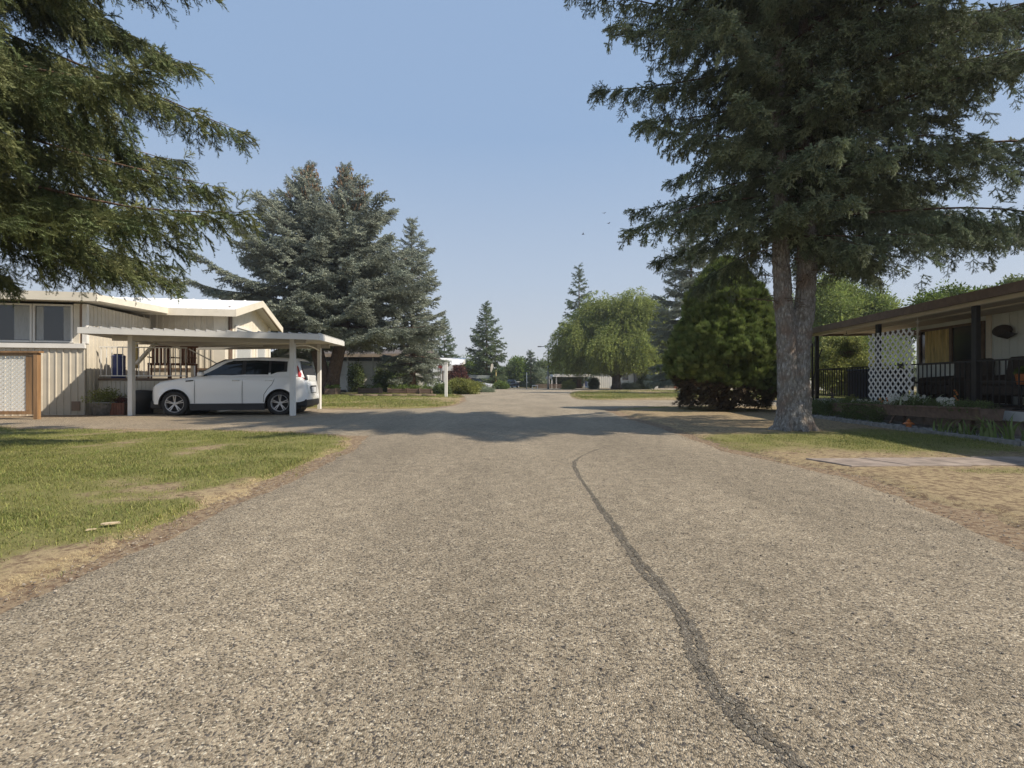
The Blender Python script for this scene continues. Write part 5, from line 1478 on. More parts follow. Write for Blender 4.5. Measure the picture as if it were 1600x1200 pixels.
blades('variegated_grass', 'pale striped long-leaved plant rising above the daisies', PW((-.6, 1.7, .45)), 16, .42, M_var, 3, .035)
blades('iris_plant', 'clump of broad green iris leaves at the right edge of the bed', PW((-.95, -.75, 0)), 26, .62, M_iris, 4, .045, up=.8)
blades('iris_plant', 'lower spreading clump of iris leaves beside the stone edging', PW((-1.05, -.15, 0)), 26, .48, M_iris, 5, .04)
blades('iris_plant', 'sparse young iris clump left of the others', PW((-.95, .45, 0)), 16, .40, M_iris, 6, .035)
o = thing('flower_spike', 'orange flower spike in front of the third porch post', 'flowers', PW((-.55, .75, 0)))
MB().tube([(0, 0, .4), (0, 0, .78)], .006, 4).build('stem', M_lf_d, o)
for k in range(7): MB().ball((.02 * math.sin(k * 2), .02 * math.cos(k * 2), .55 + k * .035), .016, 6, 4).build('blossom', M_or, o)
# stone edging, rocks, lantern
eg = [gp(1278, 655), gp(1340, 663), gp(1400, 672), gp(1460, 681), gp(1520, 689), gp(1600, 700), gp(1700, 712), gp(1900, 740)]
for i in range(len(eg) - 1):
    a, b = Vector((*eg[i], 0)), Vector((*eg[i + 1], 0)); n = max(1, int((b - a).length / .55))
    for k in range(n):
        p0 = a.lerp(b, k / n + .01); p1 = a.lerp(b, (k + 1) / n - .01); mb = MB(); mb.bar(p0 + Vector((0, 0, .03 + .01 * rnd.random())), p1 + Vector((0, 0, .03 + .01 * rnd.random())), .10, .10)
        tg = mb
        EB = globals().get('EB', 0) + 1; e = thing('edging_block', 'grey stone block edging the flower bed, %s counted from the spruce trunk' % ORD[EB - 1], 'edging block', ((p0 + p1) / 2)[:], 0, 'stone blocks edging the flower bed'); mb.build('block', M_stone, e, world=True)
mb = MB(); 
bed = [(eg[0][0] + .05, eg[0][1] + .4), *[(a + .06, b) for a, b in eg], (12, eg[-1][1]), (12, 5), (8.9, 8), (9.5, 15), (8.4, 15)]
mb.prism(bed, -.02, .026, 'z'); o = mb.build('flower_bed', mat('bed_soil', (.12, .10, .08), .95, var=.5, vscale=14, col2=(.26, .25, .23), bump=.6, bscale=40)); tag(o, 'gravelly flower bed between the stone edging and the porch', None, None, 'structure')
P = []
for i in range(520):
    f = r.rand() * 6.2; ly = -2.5 + f * 1.2; P.append(PW((-.55 - .55 * r.rand() - .12, ly, .03)))
pebbles('bed_gravel', np.array(P), r.uniform(.03, .08, len(P)), leafmat('bed_stone', (.42, .42, .41), (.25, .25, .24), rv=.3, transl=0, hue=0), 'pale stones lying in the flower bed', 8)
lx, ly = gp(1420, 671)
o = thing('garden_lantern', 'small orange pagoda lantern in front of the planter trough', 'lantern', (lx, ly, 0), 0)
o.scale = (.8, .8, .95)
MB().lathe([(.005, 0), (.07, 0), (.07, .03), (.055, .05), (.055, .11), (.005, .11)], 8).build('lantern_body', M_or, o)
MB().lathe([(.12, .11), (.11, .125), (.05, .155), (.005, .16)], 8).build('lantern_roof', M_or, o)
MB().lathe([(.03, .16), (.05, .175), (.02, .2), (.005, .22)], 8).build('finial', M_or, o)

# porch furniture
def wicker(name, label, ly, w_, cat='chair'):
    s = thing(name, label, cat, PM @ Vector((1.25, ly, ZD)), YR)
    MB().bev(-.4, .35, -w_ / 2, w_ / 2, .22, .42, .04).build('seat', M_wick, s)
    MB().prism([(.25, .3), (.4, .3), (.48, .98), (.40, 1.02), (.34, .98)], -w_ / 2 + .02, w_ / 2 - .02, 'y').build('backrest', M_wick, s)
    for sg in (-1, 1):
        MB().prism([(-.42, .05), (.4, .05), (.42, .66), (-.1, .62), (-.38, .60), (-.44, .55)], sg * w_ / 2 - .05, sg * w_ / 2 + .05, 'y').build('armrest', M_wick, s)
        for x in (-.36, .36): MB().box(x - .03, x + .03, sg * (w_ / 2 - .04) - .03, sg * (w_ / 2 - .04) + .03, 0, .2).build('leg', M_wick, s)
    MB().bev(-.38, .24, -w_ / 2 + .06, w_ / 2 - .06, .425, .53, .03).build('cushion', mat('dark_cushion', (.05, .04, .033), .9, var=.3, vscale=8), s)
    return s
wicker('wicker_armchair', 'dark wicker armchair behind the third porch post', 3.3, .95)
wicker('wicker_sofa', 'dark wicker sofa under the wall ornament on the porch', 1.6, 1.55, 'sofa')
wicker('wicker_armchair', 'dark wicker armchair at the right edge of the porch', .0, .95)
s = thing('porch_table', 'low dark table with small pots beside the scrollwork', 'table', PM @ Vector((.75, 4.0, ZD)), YR)
MB().bev(-.3, .3, -.35, .35, .46, .5, .01).build('tabletop', M_wick, s)
for x in (-.25, .25):
    for y in (-.3, .3): MB().box(x - .02, x + .02, y - .02, y + .02, 0, .46).build('leg', M_wick, s)
for k, (yy, xx) in enumerate(((3.85, .7), (4.15, .82))):
    s = thing('plant_pot', ('small pale pot on the porch table, nearer the armchair', 'small pale pot on the porch table, nearer the lattice')[k], 'pot', PM @ Vector((xx, yy, ZD + .5)), 0)
    MB().lathe([(.005, 0), (.05, 0), (.07, .1), (.072, .12), (.06, .12)], 10).build('pot', M_stone, s); 
s = thing('storage_box', 'tall dark blue storage box behind the railing left of the lattice', 'box', PM @ Vector((.75, 5.3, ZD)), YR)
MB().bev(-.4, .4, -.65, .65, 0, .78, .02).build('box_body', M_navy, s); MB().bev(-.43, .43, -.68, .68, .785, .85, .02).build('lid', M_navy, s)
P_ = at(1596, 578, 8.6)
s = pot('hanging_pot', 'orange terracotta pot with green plant at the right edge', 'pot', P_.x, P_.y, [(.005, .0), (.06, 0), (.085, .17), (.09, .19), (.07, .19)], M_or, 1, 4, .10, 26, T_leaf, M_lf_g, .12)
s.location.z = H_at(601, 8.6)
s2 = thing('pot_stand', 'thin black stand carrying the orange pot', 'stand', (P_.x, P_.y, ZD)); MB().tube([(0, 0, 0), (0, 0, H_at(601, 8.6) - ZD)], .012, 6).build('stem', M_black, s2); MB().lathe([(.005, H_at(601, 8.6) - ZD - .02), (.1, H_at(601, 8.6) - ZD - .02), (.1, H_at(601, 8.6) - ZD - .005), (.005, H_at(601, 8.6) - ZD - .005)], 12).build('plate', M_black, s2); MB().lathe([(.005, 0), (.12, 0), (.12, .015), (.005, .02)], 12).build('foot', M_black, s2)
# hanging basket
Pb = PM @ Vector((.15, 5.6, 0))
s = thing('hanging_basket', 'dark hanging basket of trailing leaves under the porch roof', 'hanging basket', (Pb.x, Pb.y, 0))
MB().lathe([(.005, 1.62), (.1, 1.63), (.17, 1.72), (.18, 1.78), (.16, 1.78)], 14).build('basket', M_brown, s)
for k in range(3): a = k * 2.1; MB().tube([(.17 * math.cos(a), .17 * math.sin(a), 1.78), (0, 0, 2.3), (0, 0, 2.4)], .004, 4).build('chain', M_black, s)
P = np.array([Pb.x, Pb.y, 1.78]) + r.normal(0, 1, (90, 3)) * np.array([.15, .15, .14]); foliage('plant', P, r.normal(size=P.shape) + [0, 0, -.4], r.normal(size=P.shape), .15 * r.uniform(.6, 1.2, 90), T_leafd, M_lf_d, s)
# wall ornament: wide-brimmed basket shape with leaf
Po = (1.74, 2.7, 2.02)
s = thing('wall_ornament', 'dark oval basket ornament hung on the pale green wall', 'ornament', PM @ Vector(Po), YR)
T_ = Matrix.Rotation(R(-90), 4, 'Y')
MB().lathe([(.005, .06), (.14, .05), (.2, .03), (.34, .0), (.33, -.012), (.18, .012), (.005, .02)], 20, T_ @ Matrix.Diagonal((.38, .75, 1, 1))).build('brim', M_wick, s)
MB().prism([(-.38, -.1), (-.1, -.02), (.1, -.12), (-.15, -.19)], -.03, -.01, 'x').build('leaf', M_dark, s)
# wind chime
Pc = PM @ Vector((-.02, 2.55, 0))
s = thing('wind_chime', 'pale wind chime hanging from the porch beam in front of the yellow curtain', 'wind chime', (Pc.x, Pc.y, 0))
MB().tube([(0, 0, 2.33), (0, 0, 1.78)], .004, 4).build('cord', M_white, s)
for k, z in enumerate((2.22, 2.02, 1.9)):
    mb = MB()
    for q in range(5): a = q * 1.257; mb.prism([(0, -.02), (.055 * math.cos(a) + .0, .05 * math.sin(a)), (.055 * math.cos(a + .5), .05 * math.sin(a + .5))], -.002, .002, 'y')
    mb.xf(Matrix.Translation((0, 0, z))).build('star', M_whited, s)
s = thing('bird_feeder_pole', 'thin dark hook pole with creeper at the left porch post', 'pole', PM @ Vector((-.25, 6.6, 0)), YR)
MB().tube([(0, 0, 0), (0, 0, 1.0), (.05, -.1, 1.5), (.1, -.3, 1.9)], .018, 6).build('pole', M_black, s)

# pinkish path slabs on the right
sl = [gp(1212, 727), gp(1335, 723), gp(1455, 721), gp(1560, 722), gp(1700, 724), gp(1900, 727)]
x0s = [3.42, 4.05, 4.72, 5.40, 6.08, 6.76, 7.44]
ps_ = thing('garden_path', 'pinkish concrete slab path crossing the right lawn', 'path', (5, 5.3, 0))
for i in range(6):
    a, b = x0s[i], x0s[i + 1] - .014
    o1 = .04 * (rnd.random() - .5) ; tl = .006 * rnd.random()
    ya, yb = 5.0 + .03 * i, 5.5 + .03 * i
    mb = MB(); mb.bev(a, b, ya, yb, -.02, .048 + tl, .006)
    mb.v = [(x + (y - 5.2) * -.35, y, z) for x, y, z in mb.v]
    mb.build('slab', M_conc, ps_, world=True)
# bark chip on the left lawn
x, y = gp(173, 833)
o = thing('wood_chip', 'pale flake of split wood lying on the near left lawn', 'wood chip', (x, y, .055), .25)
o.scale = (.55, .55, .6)
MB().prism([(-.085, -.02), (-.04, -.035), (.02, -.03), (.05, -.01), (.09, .0), (.06, .03), (-.02, .028), (-.07, .015)], 0, .014, 'z').build('flake', mat('pale_wood', (.62, .50, .33), .8, var=.2, vscale=20, bump=.4), o)
o2 = thing('wood_chip', 'smaller pale wood flake just in front of the larger one', 'wood chip', (x - .045, y - .085, .045), .5)
MB().prism([(-.022, -.008), (.018, -.008), (.026, .006), (-.016, .008)], 0, .006, 'z').build('flake', MATS['pale_wood'], o2)
# ================================================================== cars
M_cpaint = mat('white_car_paint', (.90, .91, .90), .22, coat=.6, spec=.5)
M_cblack = mat('black_plastic', (.022, .022, .024), .6)
M_cglass = mat('car_glass', (.008, .011, .013), .05, spec=.55)
M_tyre = mat('tyre_rubber', (.022, .022, .022), .8)
M_rim = mat('alloy_rim', (.55, .55, .56), .3, metal=.7)
M_red = mat('red_tail_lamp', (.42, .015, .012), .15, coat=.5)
M_head = mat('headlamp_glass', (.55, .56, .55), .1, coat=.8)
M_plate = mat('number_plate', (.62, .64, .66), .5)
M_silver = mat('silver_paint', (.50, .53, .56), .3, coat=.5, metal=.2)
def interp(pts, x):
    return float(np.interp(x, [p[0] for p in pts], [p[1] for p in pts]))
def lerp3(pts, x, i): return interp([(p[0], p[i]) for p in pts], x)

def make_wheel(x, y, r, parent, side, detailed=True):
    """wheel centred at x,y with axis along y; outer face towards side (-1 or 1)"""
    T = Matrix.Translation((x, y, r)) @ Matrix.Rotation(R(90) * (1 if side < 0 else -1), 4, 'X')
    w_ = MB(); hw = .105
    w_.lathe([(r * .70, -hw), (r * .93, -hw), (r * .99, -hw * .75), (r, -hw * .3), (r, hw * .3), (r * .99, hw * .75), (r * .93, hw), (r * .70, hw), (r * .68, hw * .6)], 36, T)
    wo = w_.build('wheel', M_tyre, parent); 
    rm = MB()
    rm.lathe([(r * .70, hw * .92), (r * .695, hw * 1.0), (r * .66, hw * .9), (r * .64, hw * .3), (r * .63, -hw)], 32, T)
    rm.lathe([(.001, hw * .82), (.03, hw * .86), (.05, hw * .75), (.055, hw * .4)], 14, T)
    if detailed:
        for k in range(5):
            for d in (-.13, .13):
                a = k * 6.2832 / 5 + .3; p0 = Vector((math.cos(a + d * 1.2) * .04, math.sin(a + d * 1.2) * .04, hw * .74)); p1 = Vector((math.cos(a + d) * r * .66, math.sin(a + d) * r * .66, hw * .86))
                mb = MB(); mb.bar(p0, p1, .020, .03, up=(0, 0, 1)); mb.xf(T); rm.add(mb.v, mb.f)
    ro = rm.build('rim', M_rim, wo)
    dk_ = MB(); dk_.lathe([(.001, hw * .15), (r * .66, hw * .15), (r * .66, hw * .1), (.001, hw * .1)], 20, T); dk_.build('brake_disc', M_cblack, wo)
    return wo

def car_body(parent, prof_top, belt, wheels, wr, W, sill, x0, x1, m, arch=1.13, widths=None, nst=120, archm=True):
    """painted lower body: a lofted shell with cut-out wheel arches"""
    xs_ = sorted(set([x0 + (x1 - x0) * (i / nst) for i in range(nst + 1)] + [w_ + wr * arch * math.cos(a) for w_ in wheels for a in np.linspace(0, math.pi, 17)]))
    ring = []; NV = 12
    mb = MB(); vs = []
    for x in xs_:
        e0 = max(0, (x0 + .38 - x) / .38); e1 = max(0, (x - (x1 - .34)) / .34)
        hw = W * (1 - .26 * e0 ** 2.2 - .20 * e1 ** 2.4)
        zt = interp(prof_top, x); zb = interp(sill, x)
        for w_ in wheels:
            d = abs(x - w_)
            if d < wr * arch: zb = max(zb, wr + math.sqrt(max(0, (wr * arch) ** 2 - d * d)) * 1.02)
        zb = min(zb, zt - .06)
        zs = interp(belt, x)      # shoulder height
        zs = min(zs, zt - .012)
        col = []
        for k in range(7):
            f = k / 6; z = zb + (zs - zb) * f
            g = (z - .3) / .8
            bulge = hw * (1 - .030 * (1 - g) ** 2 - .035 * max(0, g - .45) ** 1.5 * 2)
            # flared arches
            fl = 0
            for w_ in wheels:
                d = math.hypot(x - w_, z - wr)
                fl = max(fl, .028 * max(0, 1 - abs(d - wr * arch) / .10))
            col.append((x, -(bulge + fl), z))
        hwt = hw * .93
        for k in range(1, 6):
            f = k / 5; a = f * math.pi / 2
            col.append((x, -(hwt - hwt * (1 - math.cos(a)) * (1.0 if k == 5 else .75)) if k < 5 else 0, zs + (zt - zs) * math.sin(a)))
        vs.append(col)
    n = len(vs[0]); full = []
    for col in vs: full += col + [(x, -y, z) for x, y, z in reversed(col[:-1])]
    N = 2 * n - 1; fs = []
    for i in range(len(vs) - 1):
        for k in range(N - 1): fs.append((i * N + k, i * N + k + 1, (i + 1) * N + k + 1, (i + 1) * N + k))
    fs.append(tuple(range(N))); fs.append(tuple((len(vs) - 1) * N + k for k in range(N)))
    mb.add(full, fs, True)
    return mb.build('body', m, parent)

def greenhouse(parent, stations, m):
    """stations: x, belt half width, belt z, roof half width, roof z"""
    vs = []
    for x, wb, zb, wr_, zr in stations:
        col = [(x, -wb, zb), (x, -(wb * .35 + wr_ * .65), zb + (zr - zb) * .66), (x, -wr_, zb + (zr - zb) * .90), (x, -wr_ * .86, zb + (zr - zb) * .985), (x, -wr_ * .45, zr + .012), (x, 0, zr + .018)]
        vs.append(col + [(a, -b, c) for a, b, c in reversed(col[:-1])])
    N = 11; mb = MB(); fs = []
    for i in range(len(vs) - 1):
        for k in range(N - 1): fs.append((i * N + k, i * N + k + 1, (i + 1) * N + k + 1, (i + 1) * N + k))
    fs += [tuple(range(N)), tuple((len(vs) - 1) * N + k for k in range(N))]
    mb.add([p for c in vs for p in c], fs, True)
    return mb.build('roof', m, parent)

CX, CY = X_at(363, 13.9) + .12, 13.98
cyaw = math.asin(.42 / 2.72)
car = thing('parked_car', 'white boxy hatchback parked nose left under the white carport', 'car', (CX, CY + .12, 0), cyaw)
WB = 1.33; wr = .335; W = .86
top = [(-2.08, .62), (-2.02, .80), (-1.9, .90), (-1.75, .96), (-1.5, 1.01), (-1.1, 1.06), (-.78, 1.10), (-.6, 1.12), (1.5, 1.12), (1.95, 1.10), (2.05, 1.02), (2.10, .86), (2.13, .6)]
beltp = [(-2.08, .58), (-2.0, .76), (-1.7, .90), (-1.2, 1.0), (-.6, 1.07), (1.5, 1.08), (1.95, 1.04), (2.13, .58)]
sill = [(-2.08, .36), (-1.9, .32), (-1.0, .33), (1.0, .33), (1.9, .36), (2.13, .42)]
car_body(car, top, beltp, (-WB, WB), wr, W, sill, -2.08, 2.13, M_cpaint)
gh = [(-.88, .70, 1.06, .66, 1.085), (-.68, .76, 1.07, .70, 1.22), (-.40, .80, 1.075, .70, 1.41), (-.16, .81, 1.08, .70, 1.53), (.12, .815, 1.08, .70, 1.59), (.7, .815, 1.085, .71, 1.615), (1.3, .81, 1.085, .70, 1.61), (1.72, .79, 1.085, .68, 1.585), (1.84, .775, 1.08, .66, 1.50), (1.93, .75, 1.07, .64, 1.20), (2.0, .72, 1.04, .64, 1.07)]
greenhouse(car, gh, M_cpaint)
def gh_side(x, f, sg=-1, off=.006):
    """point on the side of the greenhouse at height fraction f"""
    wb = lerp3(gh, x, 1); zb = lerp3(gh, x, 2); w2 = lerp3(gh, x, 3); z2 = lerp3(gh, x, 4)
    if f <= .66: t_ = f / .66; y = wb + (wb * .35 + w2 * .65 - wb) * t_
    else: t_ = (f - .66) / .24; a = wb * .35 + w2 * .65; y = a + (w2 - a) * t_
    return (x, sg * (y + off), zb + (z2 - zb) * f)
def side_glass(parent, xa, xb, fa0, fa1, fb0, fb1, nm, m, sg, n=10, off=.006):
    vs = []
    for i in range(n + 1):
        t_ = i / n; x = xa + (xb - xa) * t_; f0 = fa0 + (fb0 - fa0) * t_; f1 = fa1 + (fb1 - fa1) * t_
        for k in range(4): vs.append(gh_side(x, f0 + (f1 - f0) * k / 3, sg, off))
    mb = MB(); mb.add(vs, [(4 * i + k, 4 * i + k + 1, 4 * i + k + 5, 4 * i + k + 4) for i in range(n) for k in range(3)], True)
    return mb.build(nm, m, parent)
for sg in (-1, 1):
    band = side_glass(car, -.80, .10, .10, .18, .04, .86, 'window_band', M_cblack, sg, 12, .005)
    side_glass(band, .10, 1.50, .04, .84, .24, .80, 'window_band_rear', M_cblack, sg, 12, .0052)
    side_glass(car, -.62, -.02, .10, .36, .08, .82, 'front_window', M_cglass, sg, 8, .010)
    side_glass(car, -.02, .33, .08, .82, .08, .82, 'front_window', M_cglass, sg, 4, .010)
    side_glass(car, .43, 1.02, .08, .82, .08, .81, 'rear_window', M_cglass, sg, 8, .010)
    side_glass(car, 1.08, 1.42, .08, .78, .34, .74, 'quarter_window', M_cglass, sg, 6, .010)
def cross_panel(parent, xa, xb, fw_, nm, m, off=.012, n=8, za=None):
    """glass across the car following the top of the greenhouse"""
    vs = []
    for i in range(n + 1):
        x = xa + (xb - xa) * i / n; w2 = lerp3(gh, x, 3) * fw_; z = lerp3(gh, x, 4) + .018
        for k in range(5):
            y = -w2 + 2 * w2 * k / 4; vs.append((x, y, z + off - .010 * abs(k - 2) / 2 * 1.2))
    mb = MB(); mb.add(vs, [(5 * i + k, 5 * i + k + 1, 5 * i + k + 6, 5 * i + k + 5) for i in range(n) for k in range(4)], True); return mb.build(nm, m, parent)
cross_panel(car, -.86, -.14, .92, 'windscreen', M_cglass, .012)
# upright tailgate glass, tail lamps, hatch
rg = MB(); rg.add([(1.845, -.56, 1.49), (1.845, .56, 1.49), (1.975, .58, 1.14), (1.975, -.58, 1.14)], [(0, 1, 2, 3)]); rg.v = [(x + .012, y, z) for x, y, z in rg.v]; rg.build('tailgate_window', M_cglass, car)
rb = MB(); rb.add([(1.835, -.64, 1.52), (1.835, .64, 1.52), (2.05, .66, .98), (2.05, -.66, .98)], [(0, 1, 2, 3)]); rb.v = [(x + .008, y, z) for x, y, z in rb.v]; rb.build('tailgate_surround', M_cblack, car)
MB().bev(1.96, 2.085, -.42, .42, .93, 1.12, .025).build('hatch_panel', M_cpaint, car)
for sg in (-1, 1):
    tl = MB(); tl.hexa([(1.86, sg * .62, 1.02), (2.04, sg * .60, 1.0), (1.92, sg * .79, 1.02), (1.84, sg * .80, 1.05), (1.80, sg * .60, 1.40), (1.86, sg * .59, 1.40), (1.80, sg * .70, 1.38), (1.76, sg * .72, 1.38)]); tl.build('tail_lamp', M_red, car)
    hl = MB(); hl.hexa([(-2.02, sg * .46, .76), (-1.80, sg * .80, .80), (-1.60, sg * .83, .88), (-1.85, sg * .50, .86), (-1.95, sg * .46, .87), (-1.76, sg * .78, .915), (-1.56, sg * .80, .95), (-1.80, sg * .50, .93)]); hl.build('headlamp', M_head, car)
    MB().bev(-.74, -.60, sg * .83 - (.0 if sg > 0 else .14), sg * .83 + (.14 if sg > 0 else .0), 1.07, 1.19, .03).build('mirror', M_cpaint, car)
    MB().bar((-.66, sg * .78, 1.07), (-.67, sg * .86, 1.10), .05, .04).build('mirror_arm', M_cblack, car)
    yy = sg * (W + .004)
    mb = MB(); mb.hexa([(-.93, yy * .985 - .03, .155), (.93, yy * .985 - .03, .155), (.93, yy * .985 + .03, .155), (-.93, yy * .985 + .03, .155), (-.97, yy * .975 - .03, .335), (.97, yy * .975 - .03, .335), (.97, yy * .975 + .03, .335), (-.97, yy * .975 + .03, .335)]); mb.build('sill_cladding', M_cblack, car)
    for xx in (.20, 1.05):
        mb = MB(); mb.tube([(xx - .08, sg * (W - .003), .965), (xx - .06, sg * (W + .022), .97), (xx + .06, sg * (W + .022), .97), (xx + .08, sg * (W - .003), .965)], .014, 6); mb.build('door_handle', M_cpaint, car)
    for xx in (-.84, .36): # door seams
        mb = MB()
        mb.tube([(xx, sg * (W * .993), .34), (xx, sg * (W + .0045), .55), (xx, sg * (W + .001), .8), (xx, sg * (W * .968), 1.04)], .0055, 4, cap=False); mb.build('door_seam', M_cblack, car)
    mb = MB(); mb.tube([(1.20, sg * (W * .968), 1.05), (1.13, sg * (W + .001), .86), (1.02, sg * (W + .003), .74), (.92, sg * (W + .004), .58), (.90, sg * (W * .99), .36)], .0055, 4, cap=False); mb.build('door_seam', M_cblack, car)
    mb = MB(); mb.hexa([(-1.06, sg * (W - .028) , .925), (-.88, sg * (W - .02), .945), (-.88, sg * (W + .002), .945), (-1.06, sg * (W - .004), .925), (-1.06, sg * (W - .03), .96), (-.86, sg * (W - .028), .975), (-.86, sg * (W - .006), .975), (-1.06, sg * (W - .012), .96)]); mb.build('side_vent', M_cblack, car)
    # dark arch lips
    for wx_ in (-WB, WB):
        mb = MB(); mb.tube([(wx_ + wr * 1.125 * math.cos(a), sg * (W + .018), wr + wr * 1.125 * math.sin(a) * 1.02) for a in np.linspace(-.15, math.pi + .15, 22)], .012, 5); mb.build('arch_lip', M_cblack, car)
MB().bev(-2.09, -1.7, -.74, .74, .19, .42, .04).build('front_valance', M_cblack, car)
MB().bev(1.75, 2.12, -.76, .76, .22, .46, .05).build('rear_valance', M_cblack, car)
for sg in (-1, 1): MB().lathe([(.001, 0), (.055, 0), (.07, .01), (.08, 0), (.08, -.03)], 16, Matrix.Translation((2.125, sg * .60, .50)) @ Matrix.Rotation(R(90), 4, 'Y')).build('fog_lamp', M_plate, car)
MB().box(2.125, 2.137, -.26, .26, .62, .78).build('number_plate', M_plate, car)
MB().box(2.122, 2.130, -.33, .33, .60, .82).build('plate_recess', M_cblack, car)
MB().box(-1.9, 1.9, -.70, .70, .17, .30).build('underbody', M_cblack, car)
for wx_ in (-WB, WB):
    MB().lathe([(.001, -.72), (wr * 1.16, -.72), (wr * 1.16, .72), (.001, .72)], 24, Matrix.Translation((wx_, 0, wr)) @ Matrix.Rotation(R(90), 4, 'X')).build('wheel_housing', M_cblack, car)
    for sg in (-1, 1): make_wheel(wx_, sg * .765, wr, car, sg)

for o in car.children_recursive:
    if o.name.split('.')[0] in ('wheel', 'rim', 'brake_disc', 'wheel_housing', 'arch_lip'): continue
    for v in o.data.vertices:
        if v.co.x > 1.7: v.co.x = 1.7 + (v.co.x - 1.7) * .75
        elif v.co.x < -1.7: v.co.x = -1.7 + (v.co.x + 1.7) * .75

def sedan(name, label, x, y, rz, m, L=4.5, Hh=1.42, hatch=False):
    c = thing(name, label, 'car', (x, y, 0), rz, 'cars parked in the distance')
    a = L / 2
    top_ = [(-a, .6), (-a + .1, .75), (-a + 1.1, .90), (a - .9, .95), (a - .08, .9), (a, .6)]; be = [(-a, .55), (-a + .3, .68), (0, .82), (a - .3, .82), (a, .55)]; si = [(-a, .3), (0, .25), (a, .32)]
    car_body(c, top_, be, (-a + .9, a - .95), .31, .87, si, -a, a, m, nst=40)
    g = [(-.95, .66, .90, .6, .91), (-.35, .76, .9, .60, Hh - .06), (.3, .77, .91, .62, Hh), (1.0, .75, .92, .6, Hh - .05), (1.7 if not hatch else 1.45, .68, .93, .55, .97 if not hatch else 1.2)]
    greenhouse(c, g, M_cglass).name = 'cabin_glass'
    mb = MB(); mb.add([(-.30, -.58, Hh - .03), (.3, -.6, Hh + .012), (1.0, -.58, Hh - .03), (1.0, .58, Hh - .03), (.3, .6, Hh + .012), (-.3, .58, Hh - .03)], [(0, 1, 4, 5), (1, 2, 3, 4)]); mb.v = [(p[0], p[1], p[2] + .02) for p in mb.v]; mb.build('roof', m, c)
    for wx_ in (-a + .9, a - .95):
        for sg in (-1, 1): make_wheel(wx_, sg * .78, .31, c, sg, False)
    for sg in (-1, 1):
        MB().bev(a - .06, a + .01, sg * .72 - .12, sg * .72 + .12, .66, .82, .02).build('tail_lamp', M_red, c)
        MB().bev(-a - .01, -a + .1, sg * .66 - .14, sg * .66 + .14, .6, .72, .02).build('headlamp', M_head, c)
    MB().box(a, a + .012, -.25, .25, .5, .62).build('number_plate', M_plate, c)
    return c

# ================================================================== houses and structures in the distance
# grey lattice-walled house behind the blue spruces
Z_ = 47.0
x0, x1 = X_at(424, Z_), X_at(662, Z_)
nh = thing('neighbour_house', 'grey house with white lattice porch wall behind the blue spruce', 'house', ((x0 + x1) / 2, Z_, 0))
Wd = (x1 - x0) / 2
MB().box(-Wd, Wd, 3.0, 9, 0, 3.5).build('wall', M_grey, nh)
mb = MB(); mb.hexa([(-Wd - .4, -.6, 3.5), (Wd + .4, -.6, 3.5), (Wd + .4, 9.5, 3.5), (-Wd - .4, 9.5, 3.5), (-Wd, -.3, 3.75), (Wd, -.3, 3.75), (Wd, 4.4, 4.5), (-Wd, 4.4, 4.5)]); mb.build('roof', M_droof, nh)
MB().box(-Wd - .4, Wd + .4, -.66, -.605, 3.35, 3.62).build('fascia', mat('tan_fascia', (.36, .29, .22), .7), nh)
nP = 6; pw = 2 * Wd / nP
lt, _ = lattice(-pw / 2 + .08, pw / 2 - .08, .28, 2.9, .16, .075, 0, .012); lme = lt.mesh('lattice_panel', M_white)
for i in range(nP):
    o = share('panel', lme, nh, (-Wd + pw * (i + .5), 0, 0)); o['kind'] = 'stuff'
    MB().box(-Wd + pw * i - .06, -Wd + pw * i + .06, -.07, .07, 0, 3.5).build('post', M_whited, nh)
    MB().box(-Wd + pw * i + .062, -Wd + pw * (i + 1) - .062, -.05, .05, 2.9, 3.0).build('rail', M_whited, nh)
    MB().box(-Wd + pw * i + .062, -Wd + pw * (i + 1) - .062, -.04, .04, 1.62, 1.70).build('rail', M_whited, nh)
    MB().box(-Wd + pw * i + .062, -Wd + pw * (i + 1) - .062, -.05, .05, .2, .28).build('rail', M_whited, nh)
MB().box(-Wd, Wd, .3, .35, .25, 3.0).build('inner_wall', mat('grey_screen', (.42, .44, .45), .8, var=.1), nh)
for i, (px, py) in enumerate(((472, 560), (507, 577), (512, 575))):
    x = X_at(px, Z_ - .5); z = H_at(py, Z_ - .5)
    s = thing('hanging_basket', ('dark hanging basket under the eave left of the carport back post', 'round dark hanging basket beside the spruce trunk', 'second small hanging basket just right of the round one')[i], 'hanging basket', (x, Z_ - .5, 0))
    MB().lathe([(.01, z - .35), (.2, z - .25), (.25, z), (.22, z)], 10).build('basket', M_brown, s); MB().tube([(0, 0, z), (0, 0, 3.4)], .012, 4).build('chain', M_black, s)
    P = np.array([x, Z_ - .5, z]) + r.normal(0, 1, (50, 3)) * np.array([.28, .25, .25]); foliage('plant', P, r.normal(size=P.shape), r.normal(size=P.shape), .4 * r.uniform(.6, 1.2, 50), T_leafd, M_lf_d, s)
